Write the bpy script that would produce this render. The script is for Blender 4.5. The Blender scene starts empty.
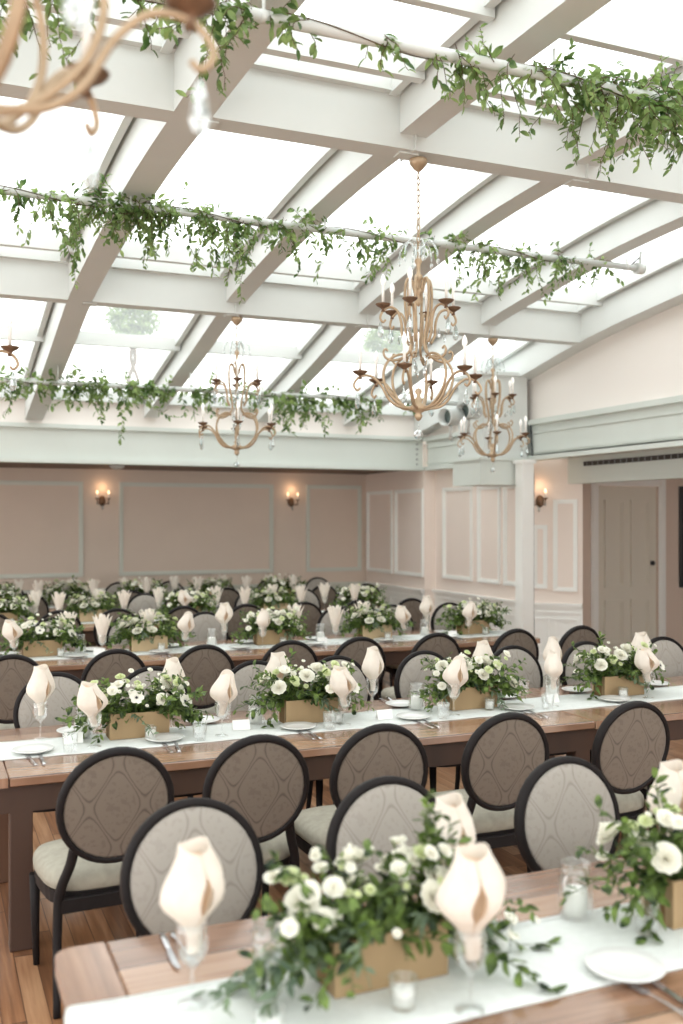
import bpy, math, random
from mathutils import Vector, Matrix
R = random.Random(7)
C = bpy.context.scene.collection
PI = math.pi
def lin(c):
    c = c / 255.0
    return c / 12.92 if c <= .04045 else ((c + .055) / 1.055) ** 2.4
def rgb(r, g, b): return (lin(r), lin(g), lin(b), 1)

# ------------------------------------------------------------------ photo geometry
CAMZ, F, HZ, YAW = 1.85, 985.0, 519.0, math.radians(22.85)
SY, CY = math.sin(YAW), math.cos(YAW)
def X_at(u, Y):
    r = (u - 341.5) / F
    return Y / (CY - r * SY) * (SY + r * CY)

# ------------------------------------------------------------------ materials
MATS = {}
def mat(name, col, rough=.5, metal=0, noise=0, nscale=20, bump=0, trans=0, spec=.5, emit=0, sheen=0, coord='Object'):
    m = bpy.data.materials.new(name); m.use_nodes = True
    nt = m.node_tree; b = nt.nodes['Principled BSDF']
    b.inputs['Base Color'].default_value = col
    b.inputs['Roughness'].default_value = rough
    b.inputs['Metallic'].default_value = metal
    b.inputs['Specular IOR Level'].default_value = spec
    if emit:
        b.inputs['Emission Color'].default_value = col; b.inputs['Emission Strength'].default_value = emit
    if sheen: b.inputs['Sheen Weight'].default_value = sheen
    if noise or bump:
        tc = nt.nodes.new('ShaderNodeTexCoord'); n = nt.nodes.new('ShaderNodeTexNoise')
        n.inputs['Scale'].default_value = nscale; n.inputs['Detail'].default_value = 4
        nt.links.new(tc.outputs[coord], n.inputs['Vector'])
        if noise:
            mx = nt.nodes.new('ShaderNodeMix'); mx.data_type = 'RGBA'
            a = tuple(max(0, c * (1 - noise)) for c in col[:3]) + (1,)
            d = tuple(min(1, c * (1 + noise)) for c in col[:3]) + (1,)
            mx.inputs[6].default_value = a; mx.inputs[7].default_value = d
            mr = nt.nodes.new('ShaderNodeMapRange'); mr.inputs[1].default_value = .3; mr.inputs[2].default_value = .7
            nt.links.new(n.outputs['Fac'], mr.inputs[0]); nt.links.new(mr.outputs[0], mx.inputs[0])
            nt.links.new(mx.outputs[2], b.inputs['Base Color'])
        if bump:
            bp = nt.nodes.new('ShaderNodeBump'); bp.inputs['Strength'].default_value = bump; bp.inputs['Distance'].default_value = .005
            nt.links.new(n.outputs['Fac'], bp.inputs['Height']); nt.links.new(bp.outputs[0], b.inputs['Normal'])
    MATS[name] = m
    return m

def leaf_mat(name, c1, c2, scale=14):
    m = bpy.data.materials.new(name); m.use_nodes = True; nt = m.node_tree
    b = nt.nodes['Principled BSDF']; out = nt.nodes['Material Output']
    tc = nt.nodes.new('ShaderNodeTexCoord'); n = nt.nodes.new('ShaderNodeTexNoise'); n.inputs['Scale'].default_value = scale
    nt.links.new(tc.outputs['Object'], n.inputs['Vector'])
    cr = nt.nodes.new('ShaderNodeValToRGB'); cr.color_ramp.elements[0].position = .35; cr.color_ramp.elements[1].position = .68
    cr.color_ramp.elements[0].color = c1; cr.color_ramp.elements[1].color = c2
    nt.links.new(n.outputs['Fac'], cr.inputs['Fac']); nt.links.new(cr.outputs[0], b.inputs['Base Color'])
    b.inputs['Roughness'].default_value = .45
    tr = nt.nodes.new('ShaderNodeBsdfTranslucent'); nt.links.new(cr.outputs[0], tr.inputs['Color'])
    ms = nt.nodes.new('ShaderNodeMixShader'); ms.inputs[0].default_value = .45
    nt.links.new(b.outputs[0], ms.inputs[1]); nt.links.new(tr.outputs[0], ms.inputs[2]); nt.links.new(ms.outputs[0], out.inputs['Surface'])
    return m

def cloth_mat(name, col, tr_w=.3, noise=.04):
    m = mat(name, col, .9, noise=noise, nscale=40, spec=.1); nt = m.node_tree
    b = nt.nodes['Principled BSDF']; out = nt.nodes['Material Output']
    tr = nt.nodes.new('ShaderNodeBsdfTranslucent'); tr.inputs['Color'].default_value = col
    ms = nt.nodes.new('ShaderNodeMixShader'); ms.inputs[0].default_value = tr_w
    nt.links.new(b.outputs[0], ms.inputs[1]); nt.links.new(tr.outputs[0], ms.inputs[2]); nt.links.new(ms.outputs[0], out.inputs['Surface'])
    return m

def glass_mat(name, tint=(1, 1, 1, 1), edge=.35, base=.06, white=0.0):
    """thin clear glass: transparent, with a mirror share growing towards grazing angles"""
    m = bpy.data.materials.new(name); m.use_nodes = True; nt = m.node_tree; nt.nodes.clear()
    out = nt.nodes.new('ShaderNodeOutputMaterial'); t = nt.nodes.new('ShaderNodeBsdfTransparent'); t.inputs[0].default_value = tint
    g = nt.nodes.new('ShaderNodeBsdfGlossy'); g.inputs['Roughness'].default_value = .04; g.inputs['Color'].default_value = (1, 1, 1, 1)
    lw = nt.nodes.new('ShaderNodeLayerWeight'); lw.inputs['Blend'].default_value = .3
    ma = nt.nodes.new('ShaderNodeMath'); ma.operation = 'MULTIPLY_ADD'; ma.inputs[1].default_value = edge; ma.inputs[2].default_value = base
    nt.links.new(lw.outputs['Facing'], ma.inputs[0])
    ms = nt.nodes.new('ShaderNodeMixShader'); nt.links.new(ma.outputs[0], ms.inputs[0])
    nt.links.new(t.outputs[0], ms.inputs[1]); nt.links.new(g.outputs[0], ms.inputs[2])
    last = ms
    if white:
        d = nt.nodes.new('ShaderNodeBsdfTranslucent'); d.inputs[0].default_value = (.95, .97, .96, 1)
        m2 = nt.nodes.new('ShaderNodeMixShader'); m2.inputs[0].default_value = white
        nt.links.new(ms.outputs[0], m2.inputs[1]); nt.links.new(d.outputs[0], m2.inputs[2]); last = m2
    nt.links.new(last.outputs[0], out.inputs['Surface'])
    return m

def mnode(nt, op, a, b=None, c=None):
    n = nt.nodes.new('ShaderNodeMath'); n.operation = op
    for i, v in enumerate((a, b, c)):
        if v is None: continue
        if hasattr(v, 'is_linked') or hasattr(v, 'links'): nt.links.new(v, n.inputs[i])
        else: n.inputs[i].default_value = v
    return n.outputs[0]

def damask_mat(name, base, line, strength, blotch=.12):
    m = bpy.data.materials.new(name); m.use_nodes = True; nt = m.node_tree; b = nt.nodes['Principled BSDF']
    b.inputs['Roughness'].default_value = .85; b.inputs['Specular IOR Level'].default_value = .2; b.inputs['Sheen Weight'].default_value = .15
    tc = nt.nodes.new('ShaderNodeTexCoord'); sp = nt.nodes.new('ShaderNodeSeparateXYZ'); nt.links.new(tc.outputs['Object'], sp.inputs[0])
    n0 = nt.nodes.new('ShaderNodeTexNoise'); n0.inputs['Scale'].default_value = 30; nt.links.new(tc.outputs['Object'], n0.inputs['Vector'])
    cx = mnode(nt, 'COSINE', mnode(nt, 'MULTIPLY', sp.outputs[0], 2 * PI / .21))
    zz = mnode(nt, 'ADD', sp.outputs[2], mnode(nt, 'MULTIPLY', sp.outputs[1], .0))
    cz = mnode(nt, 'COSINE', mnode(nt, 'MULTIPLY_ADD', zz, 2 * PI / .33, -.77 * 2 * PI / .33))
    v = mnode(nt, 'ABSOLUTE', mnode(nt, 'ADD', mnode(nt, 'ADD', cx, cz), mnode(nt, 'MULTIPLY_ADD', n0.outputs['Fac'], .16, -.08)))
    l1 = mnode(nt, 'SUBTRACT', 1.0, mnode(nt, 'SMOOTH_MIN', 1.0, mnode(nt, 'DIVIDE', mnode(nt, 'ABSOLUTE', mnode(nt, 'SUBTRACT', v, .17)), .10), .1))
    n1 = nt.nodes.new('ShaderNodeTexNoise'); n1.inputs['Scale'].default_value = 55; n1.inputs['Detail'].default_value = 2
    nt.links.new(tc.outputs['Object'], n1.inputs['Vector'])
    fl = mnode(nt, 'MULTIPLY', mnode(nt, 'GREATER_THAN', n1.outputs['Fac'], .57), mnode(nt, 'GREATER_THAN', v, .55))
    f = mnode(nt, 'MULTIPLY', mnode(nt, 'MAXIMUM', mnode(nt, 'MAXIMUM', l1, 0.0), mnode(nt, 'MULTIPLY', fl, .3)), strength)
    mx = nt.nodes.new('ShaderNodeMix'); mx.data_type = 'RGBA'; mx.inputs[6].default_value = base; mx.inputs[7].default_value = line
    nt.links.new(f, mx.inputs[0]); nt.links.new(mx.outputs[2], b.inputs['Base Color'])
    return m

def wood_mat(name, cols, plank=.14, axis='X', seam=(.02, .012, .008, 1), rough=.4, ends=None, contrast=1.0):
    """planks along one axis; each plank its own tint, fine grain along it"""
    m = bpy.data.materials.new(name); m.use_nodes = True; nt = m.node_tree; b = nt.nodes['Principled BSDF']
    b.inputs['Coat Weight'].default_value = .8 if rough < .35 else 0; b.inputs['Coat Roughness'].default_value = .17; b.inputs['Coat IOR'].default_value = 1.65
    b.inputs['Roughness'].default_value = rough
    tc = nt.nodes.new('ShaderNodeTexCoord'); sp = nt.nodes.new('ShaderNodeSeparateXYZ'); nt.links.new(tc.outputs['Object'], sp.inputs[0])
    al, ac = (sp.outputs[0], sp.outputs[1]) if axis == 'X' else (sp.outputs[1], sp.outputs[0])
    q = mnode(nt, 'DIVIDE', ac, plank); pi_ = mnode(nt, 'FLOOR', q); fr = mnode(nt, 'SUBTRACT', q, pi_)
    wn = nt.nodes.new('ShaderNodeTexWhiteNoise'); wn.noise_dimensions = '1D'; nt.links.new(pi_, wn.inputs['W'])
    lq = mnode(nt, 'ADD', mnode(nt, 'DIVIDE', al, 1.1), mnode(nt, 'MULTIPLY', wn.outputs['Value'], 7.0))
    li = mnode(nt, 'FLOOR', lq); lf = mnode(nt, 'SUBTRACT', lq, li)
    if not ends: li = mnode(nt, 'MULTIPLY', li, 0.0)
    wn2 = nt.nodes.new('ShaderNodeTexWhiteNoise'); wn2.noise_dimensions = '2D'
    cb = nt.nodes.new('ShaderNodeCombineXYZ'); nt.links.new(pi_, cb.inputs[0]); nt.links.new(li, cb.inputs[1]); nt.links.new(cb.outputs[0], wn2.inputs['Vector'])
    # grain
    cg = nt.nodes.new('ShaderNodeCombineXYZ')
    nt.links.new(mnode(nt, 'MULTIPLY', al, 1.6), cg.inputs[0]); nt.links.new(mnode(nt, 'MULTIPLY', ac, 26.0), cg.inputs[1])
    nt.links.new(mnode(nt, 'MULTIPLY', wn2.outputs['Value'], 30.0), cg.inputs[2])
    n = nt.nodes.new('ShaderNodeTexNoise'); n.inputs['Scale'].default_value = 1.6; n.inputs['Detail'].default_value = 5; nt.links.new(cg.outputs[0], n.inputs['Vector'])
    cr = nt.nodes.new('ShaderNodeValToRGB'); e = cr.color_ramp.elements
    e[0].position = .3; e[0].color = cols[0]; e[1].position = .7; e[1].color = cols[2]
    k = e.new(.5); k.color = cols[1]
    mixv = mnode(nt, 'ADD', mnode(nt, 'MULTIPLY', n.outputs['Fac'], .65), mnode(nt, 'MULTIPLY', wn2.outputs['Value'], .35))
    nt.links.new(mixv, cr.inputs['Fac'])
    s = mnode(nt, 'MULTIPLY', mnode(nt, 'GREATER_THAN', fr, .025), mnode(nt, 'LESS_THAN', fr, .985))
    if ends: s = mnode(nt, 'MULTIPLY', s, mnode(nt, 'GREATER_THAN', lf, .006))
    mx = nt.nodes.new('ShaderNodeMix'); mx.data_type = 'RGBA'; mx.inputs[6].default_value = seam
    nt.links.new(s, mx.inputs[0]); nt.links.new(cr.outputs[0], mx.inputs[7]); nt.links.new(mx.outputs[2], b.inputs['Base Color'])
    return m

M_paint = mat('white_paint', rgb(216, 219, 216), .45, noise=.02, nscale=3)
M_girder = mat('pale_grey_green_paint', rgb(214, 219, 213), .5, noise=.02, nscale=2)
M_trim = mat('trim_paint', rgb(248, 247, 243), .45)
M_backtrim = mat('sage_trim_paint', rgb(214, 214, 204), .5)
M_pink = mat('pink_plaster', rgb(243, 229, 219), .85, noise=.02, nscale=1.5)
M_pinkshade = mat('shaded_pink_plaster', rgb(222, 204, 189), .85, noise=.025, nscale=1.5)  # same plaster as the pink walls, weaker light put into a deeper tone
M_cream = mat('cream_plaster', rgb(240, 233, 227), .85)
M_door = mat('taupe_door_paint', rgb(226, 220, 206), .5)
M_dark = mat('dark_screen', rgb(38, 40, 44), .4)
M_ceil = mat('ceiling_paint', rgb(200, 196, 190), .8)
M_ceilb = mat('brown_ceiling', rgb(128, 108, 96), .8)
M_frame = mat('espresso_lacquer', rgb(34, 30, 30), .5, spec=.15, noise=.1, nscale=30)
M_backout = damask_mat('brown_damask', rgb(123, 111, 100), rgb(74, 64, 57), .65)
M_backin = damask_mat('grey_damask', rgb(166, 159, 151), rgb(124, 116, 107), .55)
M_seat = mat('seat_fabric', rgb(160, 155, 141), .9, noise=.1, nscale=30, bump=.1)
WC = [rgb(118, 82, 60), rgb(148, 109, 84), rgb(174, 138, 112)]
M_top = wood_mat('table_planks', WC, .17, 'X', rgb(84, 60, 48), .27)
M_bread = wood_mat('table_end_board', WC, 3.0, 'Y', rgb(84, 60, 48), .27)
M_apron = wood_mat('table_apron_wood', [rgb(52, 36, 29), rgb(74, 50, 38), rgb(108, 74, 52)], 3.0, 'X', rgb(40, 26, 20), .5)
M_floor = wood_mat('oak_floor', [rgb(120, 80, 54), rgb(160, 112, 78), rgb(192, 148, 112)], .085, 'Y', rgb(84, 56, 42), .3, ends=True)
M_box = wood_mat('box_wood', [rgb(132, 108, 78), rgb(172, 145, 108), rgb(208, 184, 148)], 2.0, 'X', rgb(120, 90, 50), .7)
M_linen = cloth_mat('white_linen', rgb(226, 229, 226), .05)
M_napkin = cloth_mat('blush_napkin_cloth', rgb(244, 236, 226), .3)
M_napkinshade = cloth_mat('napkin_inside_shade', rgb(244, 226, 206), .15)  # same cloth as outside, warm shade of the fold put into the colour
M_lens = mat('grey_lens', rgb(112, 126, 122), .2)
M_gold = mat('antique_gold', rgb(184, 160, 132), .38, .45, noise=.1, nscale=25)
M_copper = mat('burnished_copper', rgb(124, 98, 78), .38, .5, noise=.2, nscale=60)
M_candle = mat('ivory_candle', rgb(246, 242, 236), .5)
M_bulb = mat('frosted_bulb', rgb(250, 248, 244), .15, emit=.25)
M_crystal = glass_mat('crystal', (.74, .79, .79, 1), .8, .25)
M_glass = glass_mat('clear_glass', (.985, .99, .99, 1), .55, .05)
M_roofglass = glass_mat('roof_glass', (.98, 1, .99, 1), .08, .02, white=.2)  # white share is a painted haze, paling the overexposed view outside
M_china = mat('white_china', rgb(226, 226, 223), .2)
M_silver = mat('silver', rgb(205, 205, 208), .2, .95)
M_wax = mat('white_wax', rgb(244, 242, 236), .4)
M_petal = cloth_mat('white_petals', rgb(248, 246, 236), .3)
M_petalg = cloth_mat('green_white_petals', rgb(226, 232, 190), .3)
M_eye = mat('anemone_eye', rgb(28, 28, 40), .6)
M_leafA = leaf_mat('bouquet_leaves', rgb(34, 54, 28), rgb(138, 164, 84), 22)  # leaf shade and lime highlights put into the two ramp colours
M_leafB = leaf_mat('garland_leaves', rgb(72, 104, 50), rgb(168, 192, 122), 9)
M_leafC = leaf_mat('grey_green_leaves', rgb(84, 104, 84), rgb(146, 164, 134), 12)
M_stem = mat('green_stem', rgb(84, 100, 56), .6)
M_twig = mat('brown_twig', rgb(92, 74, 52), .8)
M_metal = mat('grey_metal', rgb(150, 150, 152), .35, .8)
M_card = mat('white_card', rgb(244, 243, 240), .6)
M_ink = mat('black_ink', rgb(40, 40, 42), .6)
M_lit = mat('lit_candle_bulb', rgb(255, 222, 180), .4, emit=2)
M_vent = mat('vent_dark', rgb(66, 62, 60), .6)

# ------------------------------------------------------------------ builders
class MB:
    def __init__(s): s.v = []; s.f = []; s.sm = []; s.mi = []; s.cur = 0
    def add(s, vs, fs, smooth=False):
        n = len(s.v); s.v += [tuple(p) for p in vs]
        for f in fs: s.f.append(tuple(i + n for i in f)); s.sm.append(smooth); s.mi.append(s.cur)
        return s
    def box(s, x0, x1, y0, y1, z0, z1, b=0.0):
        if b > 0:
            xs, ys, zs = (x0, x1), (y0, y1), (z0, z1)
            vs = []; 
            for i in (0, 1):
                for j in (0, 1):
                    for k in (0, 1):
                        sx, sy, sz = (b if i == 0 else -b), (b if j == 0 else -b), (b if k == 0 else -b)
                        vs.append((xs[i], ys[j] + sy, zs[k] + sz)); vs.append((xs[i] + sx, ys[j], zs[k] + sz)); vs.append((xs[i] + sx, ys[j] + sy, zs[k]))
            def I(i, j, k, a): return ((i * 2 + j) * 2 + k) * 3 + a
            fs = []
            for i in (0, 1):
                q = [I(i, 0, 0, 0), I(i, 1, 0, 0), I(i, 1, 1, 0), I(i, 0, 1, 0)]; fs.append(q if i else q[::-1])
                q = [I(0, i, 0, 1), I(1, i, 0, 1), I(1, i, 1, 1), I(0, i, 1, 1)]; fs.append(q[::-1] if i else q)
                q = [I(0, 0, i, 2), I(1, 0, i, 2), I(1, 1, i, 2), I(0, 1, i, 2)]; fs.append(q if i else q[::-1])
            for j in (0, 1):
                for k in (0, 1):
                    q = [I(0, j, k, 1), I(1, j, k, 1), I(1, j, k, 2), I(0, j, k, 2)]; fs.append(q if (j ^ k) else q[::-1])
                    q = [I(j, 0, k, 0), I(j, 1, k, 0), I(j, 1, k, 2), I(j, 0, k, 2)]; fs.append(q[::-1] if (j ^ k) else q)
                    q = [I(j, k, 0, 0), I(j, k, 1, 0), I(j, k, 1, 1), I(j, k, 0, 1)]; fs.append(q if (j ^ k) else q[::-1])
            for i in (0, 1):
                for j in (0, 1):
                    for k in (0, 1):
                        t = [I(i, j, k, 0), I(i, j, k, 1), I(i, j, k, 2)]; fs.append(t if (i ^ j ^ k) else t[::-1])
            return s.add(vs, fs)
        vs = [(x0, y0, z0), (x1, y0, z0), (x1, y1, z0), (x0, y1, z0), (x0, y0, z1), (x1, y0, z1), (x1, y1, z1), (x0, y1, z1)]
        return s.add(vs, [(0, 3, 2, 1), (4, 5, 6, 7), (0, 1, 5, 4), (1, 2, 6, 5), (2, 3, 7, 6), (3, 0, 4, 7)])
    def prism(s, pts, z0, z1):
        n = len(pts); vs = [(x, y, z0) for x, y in pts] + [(x, y, z1) for x, y in pts]
        fs = [tuple(range(n))[::-1], tuple(range(n, 2 * n))] + [(i, (i + 1) % n, n + (i + 1) % n, n + i) for i in range(n)]
        return s.add(vs, fs)
    def tube(s, pts, rad, seg=8, caps=True, flat=1.0):
        pts = [Vector(p) for p in pts]; n = len(pts)
        rs = rad if isinstance(rad, (list, tuple)) else [rad] * n
        t0 = (pts[1] - pts[0]).normalized()
        up = Vector((0, 0, 1)) if abs(t0.z) < .9 else Vector((1, 0, 0))
        nn = (up - t0 * up.dot(t0)).normalized(); vs = []; pt = t0
        for i, p in enumerate(pts):
            t = (pts[min(i + 1, n - 1)] - pts[max(i - 1, 0)]).normalized()
            q = pt.rotation_difference(t); nn = q @ nn; nn = (nn - t * nn.dot(t)).normalized(); bb = t.cross(nn); pt = t
            for k in range(seg):
                a = 2 * PI * k / seg; vs.append(p + (nn * math.cos(a) * flat + bb * math.sin(a)) * rs[i])
        fs = [(i * seg + k, i * seg + (k + 1) % seg, (i + 1) * seg + (k + 1) % seg, (i + 1) * seg + k) for i in range(n - 1) for k in range(seg)]
        s.add(vs, fs, True)
        if caps:
            m = len(s.v) - n * seg
            s.f += [tuple(m + k for k in range(seg))[::-1], tuple(m + (n - 1) * seg + k for k in range(seg))]; s.sm += [False, False]; s.mi += [s.cur] * 2
        return s
    def lathe(s, prof, seg=16, c=(0, 0, 0), sx=1, sy=1, smooth=True):
        vs = []; n = len(prof)
        for r, z in prof:
            for k in range(seg):
                a = 2 * PI * k / seg; vs.append((c[0] + r * math.cos(a) * sx, c[1] + r * math.sin(a) * sy, c[2] + z))
        fs = [(i * seg + k, i * seg + (k + 1) % seg, (i + 1) * seg + (k + 1) % seg, (i + 1) * seg + k) for i in range(n - 1) for k in range(seg)]
        return s.add(vs, fs, smooth)
    def leaf(s, base, d, nrm, L, W, bend=.2):
        d = d.normalized(); side = d.cross(nrm)
        if side.length < 1e-4: side = d.orthogonal()
        side.normalize(); nn = side.cross(d).normalized()
        vs = [base]
        for t, w in ((.25, .8), (.55, 1.0), (.82, .6)):
            c = base + d * L * t - nn * L * bend * t * t
            vs += [c - side * W * .5 * w + nn * W * .12, c - nn * W * .05, c + side * W * .5 * w + nn * W * .12]
        vs.append(base + d * L - nn * L * bend)
        return s.add(vs, [(0, 2, 1), (0, 3, 2), (1, 2, 5, 4), (2, 3, 6, 5), (4, 5, 8, 7), (5, 6, 9, 8), (7, 8, 10), (8, 9, 10)], True)
    def xform(s, m): s.v = [tuple(m @ Vector(p)) for p in s.v]; return s
    def build(s, name, mats, parent=None):
        me = bpy.data.meshes.new(name); me.from_pydata(s.v, [], s.f)
        me.polygons.foreach_set('use_smooth', s.sm)
        if not isinstance(mats, (list, tuple)): mats = [mats]
        for m in mats: me.materials.append(m)
        if len(mats) > 1: me.polygons.foreach_set('material_index', s.mi)
        me.update(); o = bpy.data.objects.new(name, me); C.objects.link(o)
        if parent: o.parent = parent
        return o
def tag(o, label, cat, group=None, kind=None):
    if label: o['label'] = label
    if cat: o['category'] = cat
    if group: o['group'] = group
    if kind: o['kind'] = kind
    return o
def empty(name, loc, label=None, cat=None, group=None, rz=0):
    o = bpy.data.objects.new(name, None); C.objects.link(o); o.location = loc; o.rotation_euler = (0, 0, rz); o.empty_display_size = .1
    return tag(o, label, cat, group)
def struct(o): o['kind'] = 'structure'; return o
KIDS = {}
def dup(root, loc, rz=0, label=None, cat=None, group=None, scale=None):
    r = root.copy(); C.objects.link(r); r.location = loc; r.rotation_euler = (0, 0, rz)
    if scale: r.scale = (scale, scale, scale)
    if root.name not in KIDS: KIDS[root.name] = [(c, list(c.children)) for c in root.children]
    for c0, gs in KIDS[root.name]:
        c = c0.copy(); C.objects.link(c); c.parent = r
        for g0 in gs:
            g = g0.copy(); C.objects.link(g); g.parent = c
    return tag(r, label, cat, group)
class Proto:
    """the first placing moves the prototype itself, later ones copy it"""
    def __init__(s, o): s.o = o; s.used = False
    def put(s, loc, rz=0, label=None, cat=None, group=None):
        if not s.used:
            s.used = True; s.o.location = loc; s.o.rotation_euler = (0, 0, rz); KIDS[s.o.name] = [(c, list(c.children)) for c in s.o.children]
            return tag(s.o, label, cat, group)
        return dup(s.o, loc, rz, label, cat, group)
def bez(ps, n=6):
    """Catmull-Rom through points"""
    ps = [Vector(p) for p in ps]; out = []
    P = [ps[0] * 2 - ps[1]] + ps + [ps[-1] * 2 - ps[-2]]
    for i in range(1, len(P) - 2):
        for k in range(n):
            t = k / n; a, b, c, d = P[i - 1], P[i], P[i + 1], P[i + 2]
            out.append(.5 * ((2 * b) + (c - a) * t + (2 * a - 5 * b + 4 * c - d) * t * t + (3 * b - a - 3 * c + d) * t ** 3))
    out.append(ps[-1]); return out
ORD = ['', 'first', 'second', 'third', 'fourth', 'fifth', 'sixth', 'seventh', 'eighth', 'ninth', 'tenth', 'eleventh', 'twelfth']

# ------------------------------------------------------------------ room shell
XR, YB, YG, XL = 6.62, 14.3, 12.36, -5.2
struct(MB().box(XL - .2, 12, -4, YB + .2, -.1, 0).build('floor', M_floor))
def ring(b, o, t, n, s0, s1, z0, z1, w=.045, d=.022):
    """rectangular moulding on a wall plane: o origin, t along, n outward"""
    o = Vector(o); t = Vector(t).normalized(); n = Vector(n).normalized(); up = Vector((0, 0, 1))
    def P(s, z, e): return o + t * s + up * z + n * e
    for k, (w0, w1, dd) in enumerate(((0, w * .55, d), (w * .55, w, d * .5))):
        a = [(s0 + w0, z0 + w0), (s1 - w0, z0 + w0), (s1 - w0, z1 - w0), (s0 + w0, z1 - w0)]
        c = [(s0 + w1, z0 + w1), (s1 - w1, z0 + w1), (s1 - w1, z1 - w1), (s0 + w1, z1 - w1)]
        vs = [P(*p, dd) for p in a] + [P(*p, dd) for p in c] + [P(*p, 0) for p in a] + [P(*p, 0) for p in c]
        fs = []
        for i in range(4):
            j = (i + 1) % 4
            fs += [(i, j, 4 + j, 4 + i), (8 + i, 8 + j, j, i), (4 + i, 4 + j, 12 + j, 12 + i)]
        b.add(vs, fs)
def moulding(parent, m, *a, **k):
    b = MB(); ring(b, *a, **k); return b.build('panel_moulding', m, parent)
def wainscot(parent, o, t, n, L, m, panels, h=.86):
    o = Vector(o); t = Vector(t).normalized(); n = Vector(n).normalized()
    def strip(s0, s1, z0, z1, d):
        b = MB(); p = [o + t * s0, o + t * s1]; q = [x + n * d for x in p]
        pts = [(p[0].x, p[0].y), (p[1].x, p[1].y), (q[1].x, q[1].y), (q[0].x, q[0].y)]
        b.prism(pts, z0, z1); return b
    b = strip(0, L, 0, h - .03, .015); b.build('wainscot_panel', m, parent)
    b = MB()
    for z0, z1, d in ((h - .03, h, .055), (h - .055, h - .03, .04), (h - .12, h - .10, .028), (h - .10, h - .055, .02)):
        c = strip(-.0, L, z0, z1, d); b.add(c.v, c.f)
    b.build('chair_rail', m, parent)
    strip(0, L, 0, .15, .03).build('baseboard', m, parent)
    for s0, s1 in panels:
        moulding(parent, m, o + n * .015, t, n, s0, s1, .24, h - .18, w=.03, d=.012)

# back wall
wb = struct(MB().box(XL, 6.65, YB, YB + .15, 0, 2.75).build('wall_back', M_pinkshade))
def us(u): return X_at(u, YB) - XL
pan = [(us(-420), us(-300)), (us(-270), us(-90)), (us(-65), us(83)), (us(119), us(273)), (us(306), us(361))]
for a, c in pan: moulding(wb, M_backtrim, (XL, YB, 0), (1, 0, 0), (0, -1, 0), a, c, 1.03, 2.38, w=.06, d=.03)
wainscot(wb, (XL, YB, 0), (1, 0, 0), (0, -1, 0), 6.45 - XL, M_backtrim, pan)
# right wall, rear piece inside the aisle
wr = struct(MB().box(6.45, 6.62, YG - .06, YB, 0, 2.9).build('wall_right', M_pink))
def yof(u, X):
    r = (u - 341.5) / F; return X / (SY + r * CY) * (CY - r * SY)
for u0, u1 in ((368, 393), (396, 424)):
    moulding(wr, M_trim, (6.45, 0, 0), (0, 1, 0), (-1, 0, 0), yof(u1, 6.45), yof(u0, 6.45), 1.03, 2.28, w=.055, d=.03)
wainscot(wr, (6.45, YG - .06, 0), (0, 1, 0), (-1, 0, 0), YB - YG + .06, M_trim, ((.15, 1.0), (1.05, 1.85)))
wr2 = struct(MB().box(XR, XR + .15, 9.9, YG - .06, 0, 2.9).build('wall_right_middle', M_pink))
for u0, u1 in ((444, 473), (479, 501), (505, 521)):
    moulding(wr2, M_trim, (XR, 0, 0), (0, 1, 0), (-1, 0, 0), yof(u1, XR), yof(u0, XR), 1.03, 2.28, w=.055, d=.03)
wainscot(wr2, (XR, 9.92, 0), (0, 1, 0), (-1, 0, 0), YG - .06 - 9.92, M_trim, ((.1, .6), (.66, 1.2), (1.26, 2.2)))
# angled pilaster wall
A0, A1 = Vector((XR, 9.92, 0)), Vector((7.05, 9.49, 0)); td = (A1 - A0).normalized(); nd = Vector((td.y, -td.x, 0))
if nd.y > 0: nd = -nd
LA = (A1 - A0).length
b = MB(); b.prism([(A0.x, A0.y), (A1.x, A1.y), (A1.x, 10.2), (A0.x, 10.2)], 0, 2.9)
wa = struct(b.build('wall_right_angled', M_pink))
moulding(wa, M_trim, A0, td, nd, .03, .2, 1.03, 1.78, w=.05, d=.03)
moulding(wa, M_trim, A0, td, nd, .27, .55, 1.0, 2.08, w=.05, d=.03)
wainscot(wa, A0, td, nd, LA, M_trim, ((.03, .22), (.28, .56)))
# wall with the door
YD = 10.2
dx0, dx1 = X_at(597.5, YD), X_at(658, YD); dtop = 2.27
wd = struct(MB().box(7.05, dx0, YD, YD + .15, 0, 2.6).box(dx1, 12, YD, YD + .15, 0, 2.6).box(dx0, dx1, YD, YD + .15, dtop, 2.6).build('wall_door', M_pinkshade))
b = MB()
for x0, x1, z0, z1 in ((dx0 - .11, dx0, 0, dtop + .1), (dx1, dx1 + .11, 0, dtop + .1), (dx0, dx1, dtop, dtop + .1)):
    b.box(x0, x1, YD - .03, YD, z0, z1, .006); b.box(x0 + .02, x1 - .02 if x1 - x0 < .5 else x1, YD - .045, YD - .03, z0, z1 - .02)
struct(b.build('trim_1', M_trim))
dr = struct(MB().box(dx0 + .004, dx1 - .004, YD + .03, YD + .075, .01, dtop - .004).build('door_1', M_door))
W = dx1 - dx0
for s0, s1 in ((.12, .12 + .3), (.53, .53 + .3)):
    for z0, z1 in ((.25, .82), (.98, 2.1)):
        moulding(dr, M_door, (dx0, YD + .03, 0), (1, 0, 0), (0, -1, 0), s0, s1, z0, z1, w=.045, d=.034)
MB().lathe([(0, 0), (.03, .0), (.03, .008), (.012, .012), (.012, .04), (.03, .05), (.033, .065), (.025, .08), (0, .085)], 16).xform(Matrix.Translation((dx1 - .11, YD + .03, 1.28)) @ Matrix.Rotation(PI / 2, 4, 'X')).build('door_knob', M_dark, dr)
# wall right beyond alcove
struct(MB().box(12, 12.15, -4, YD + .15, 0, 2.9).build('wall_alcove_right', M_pinkshade))
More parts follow.
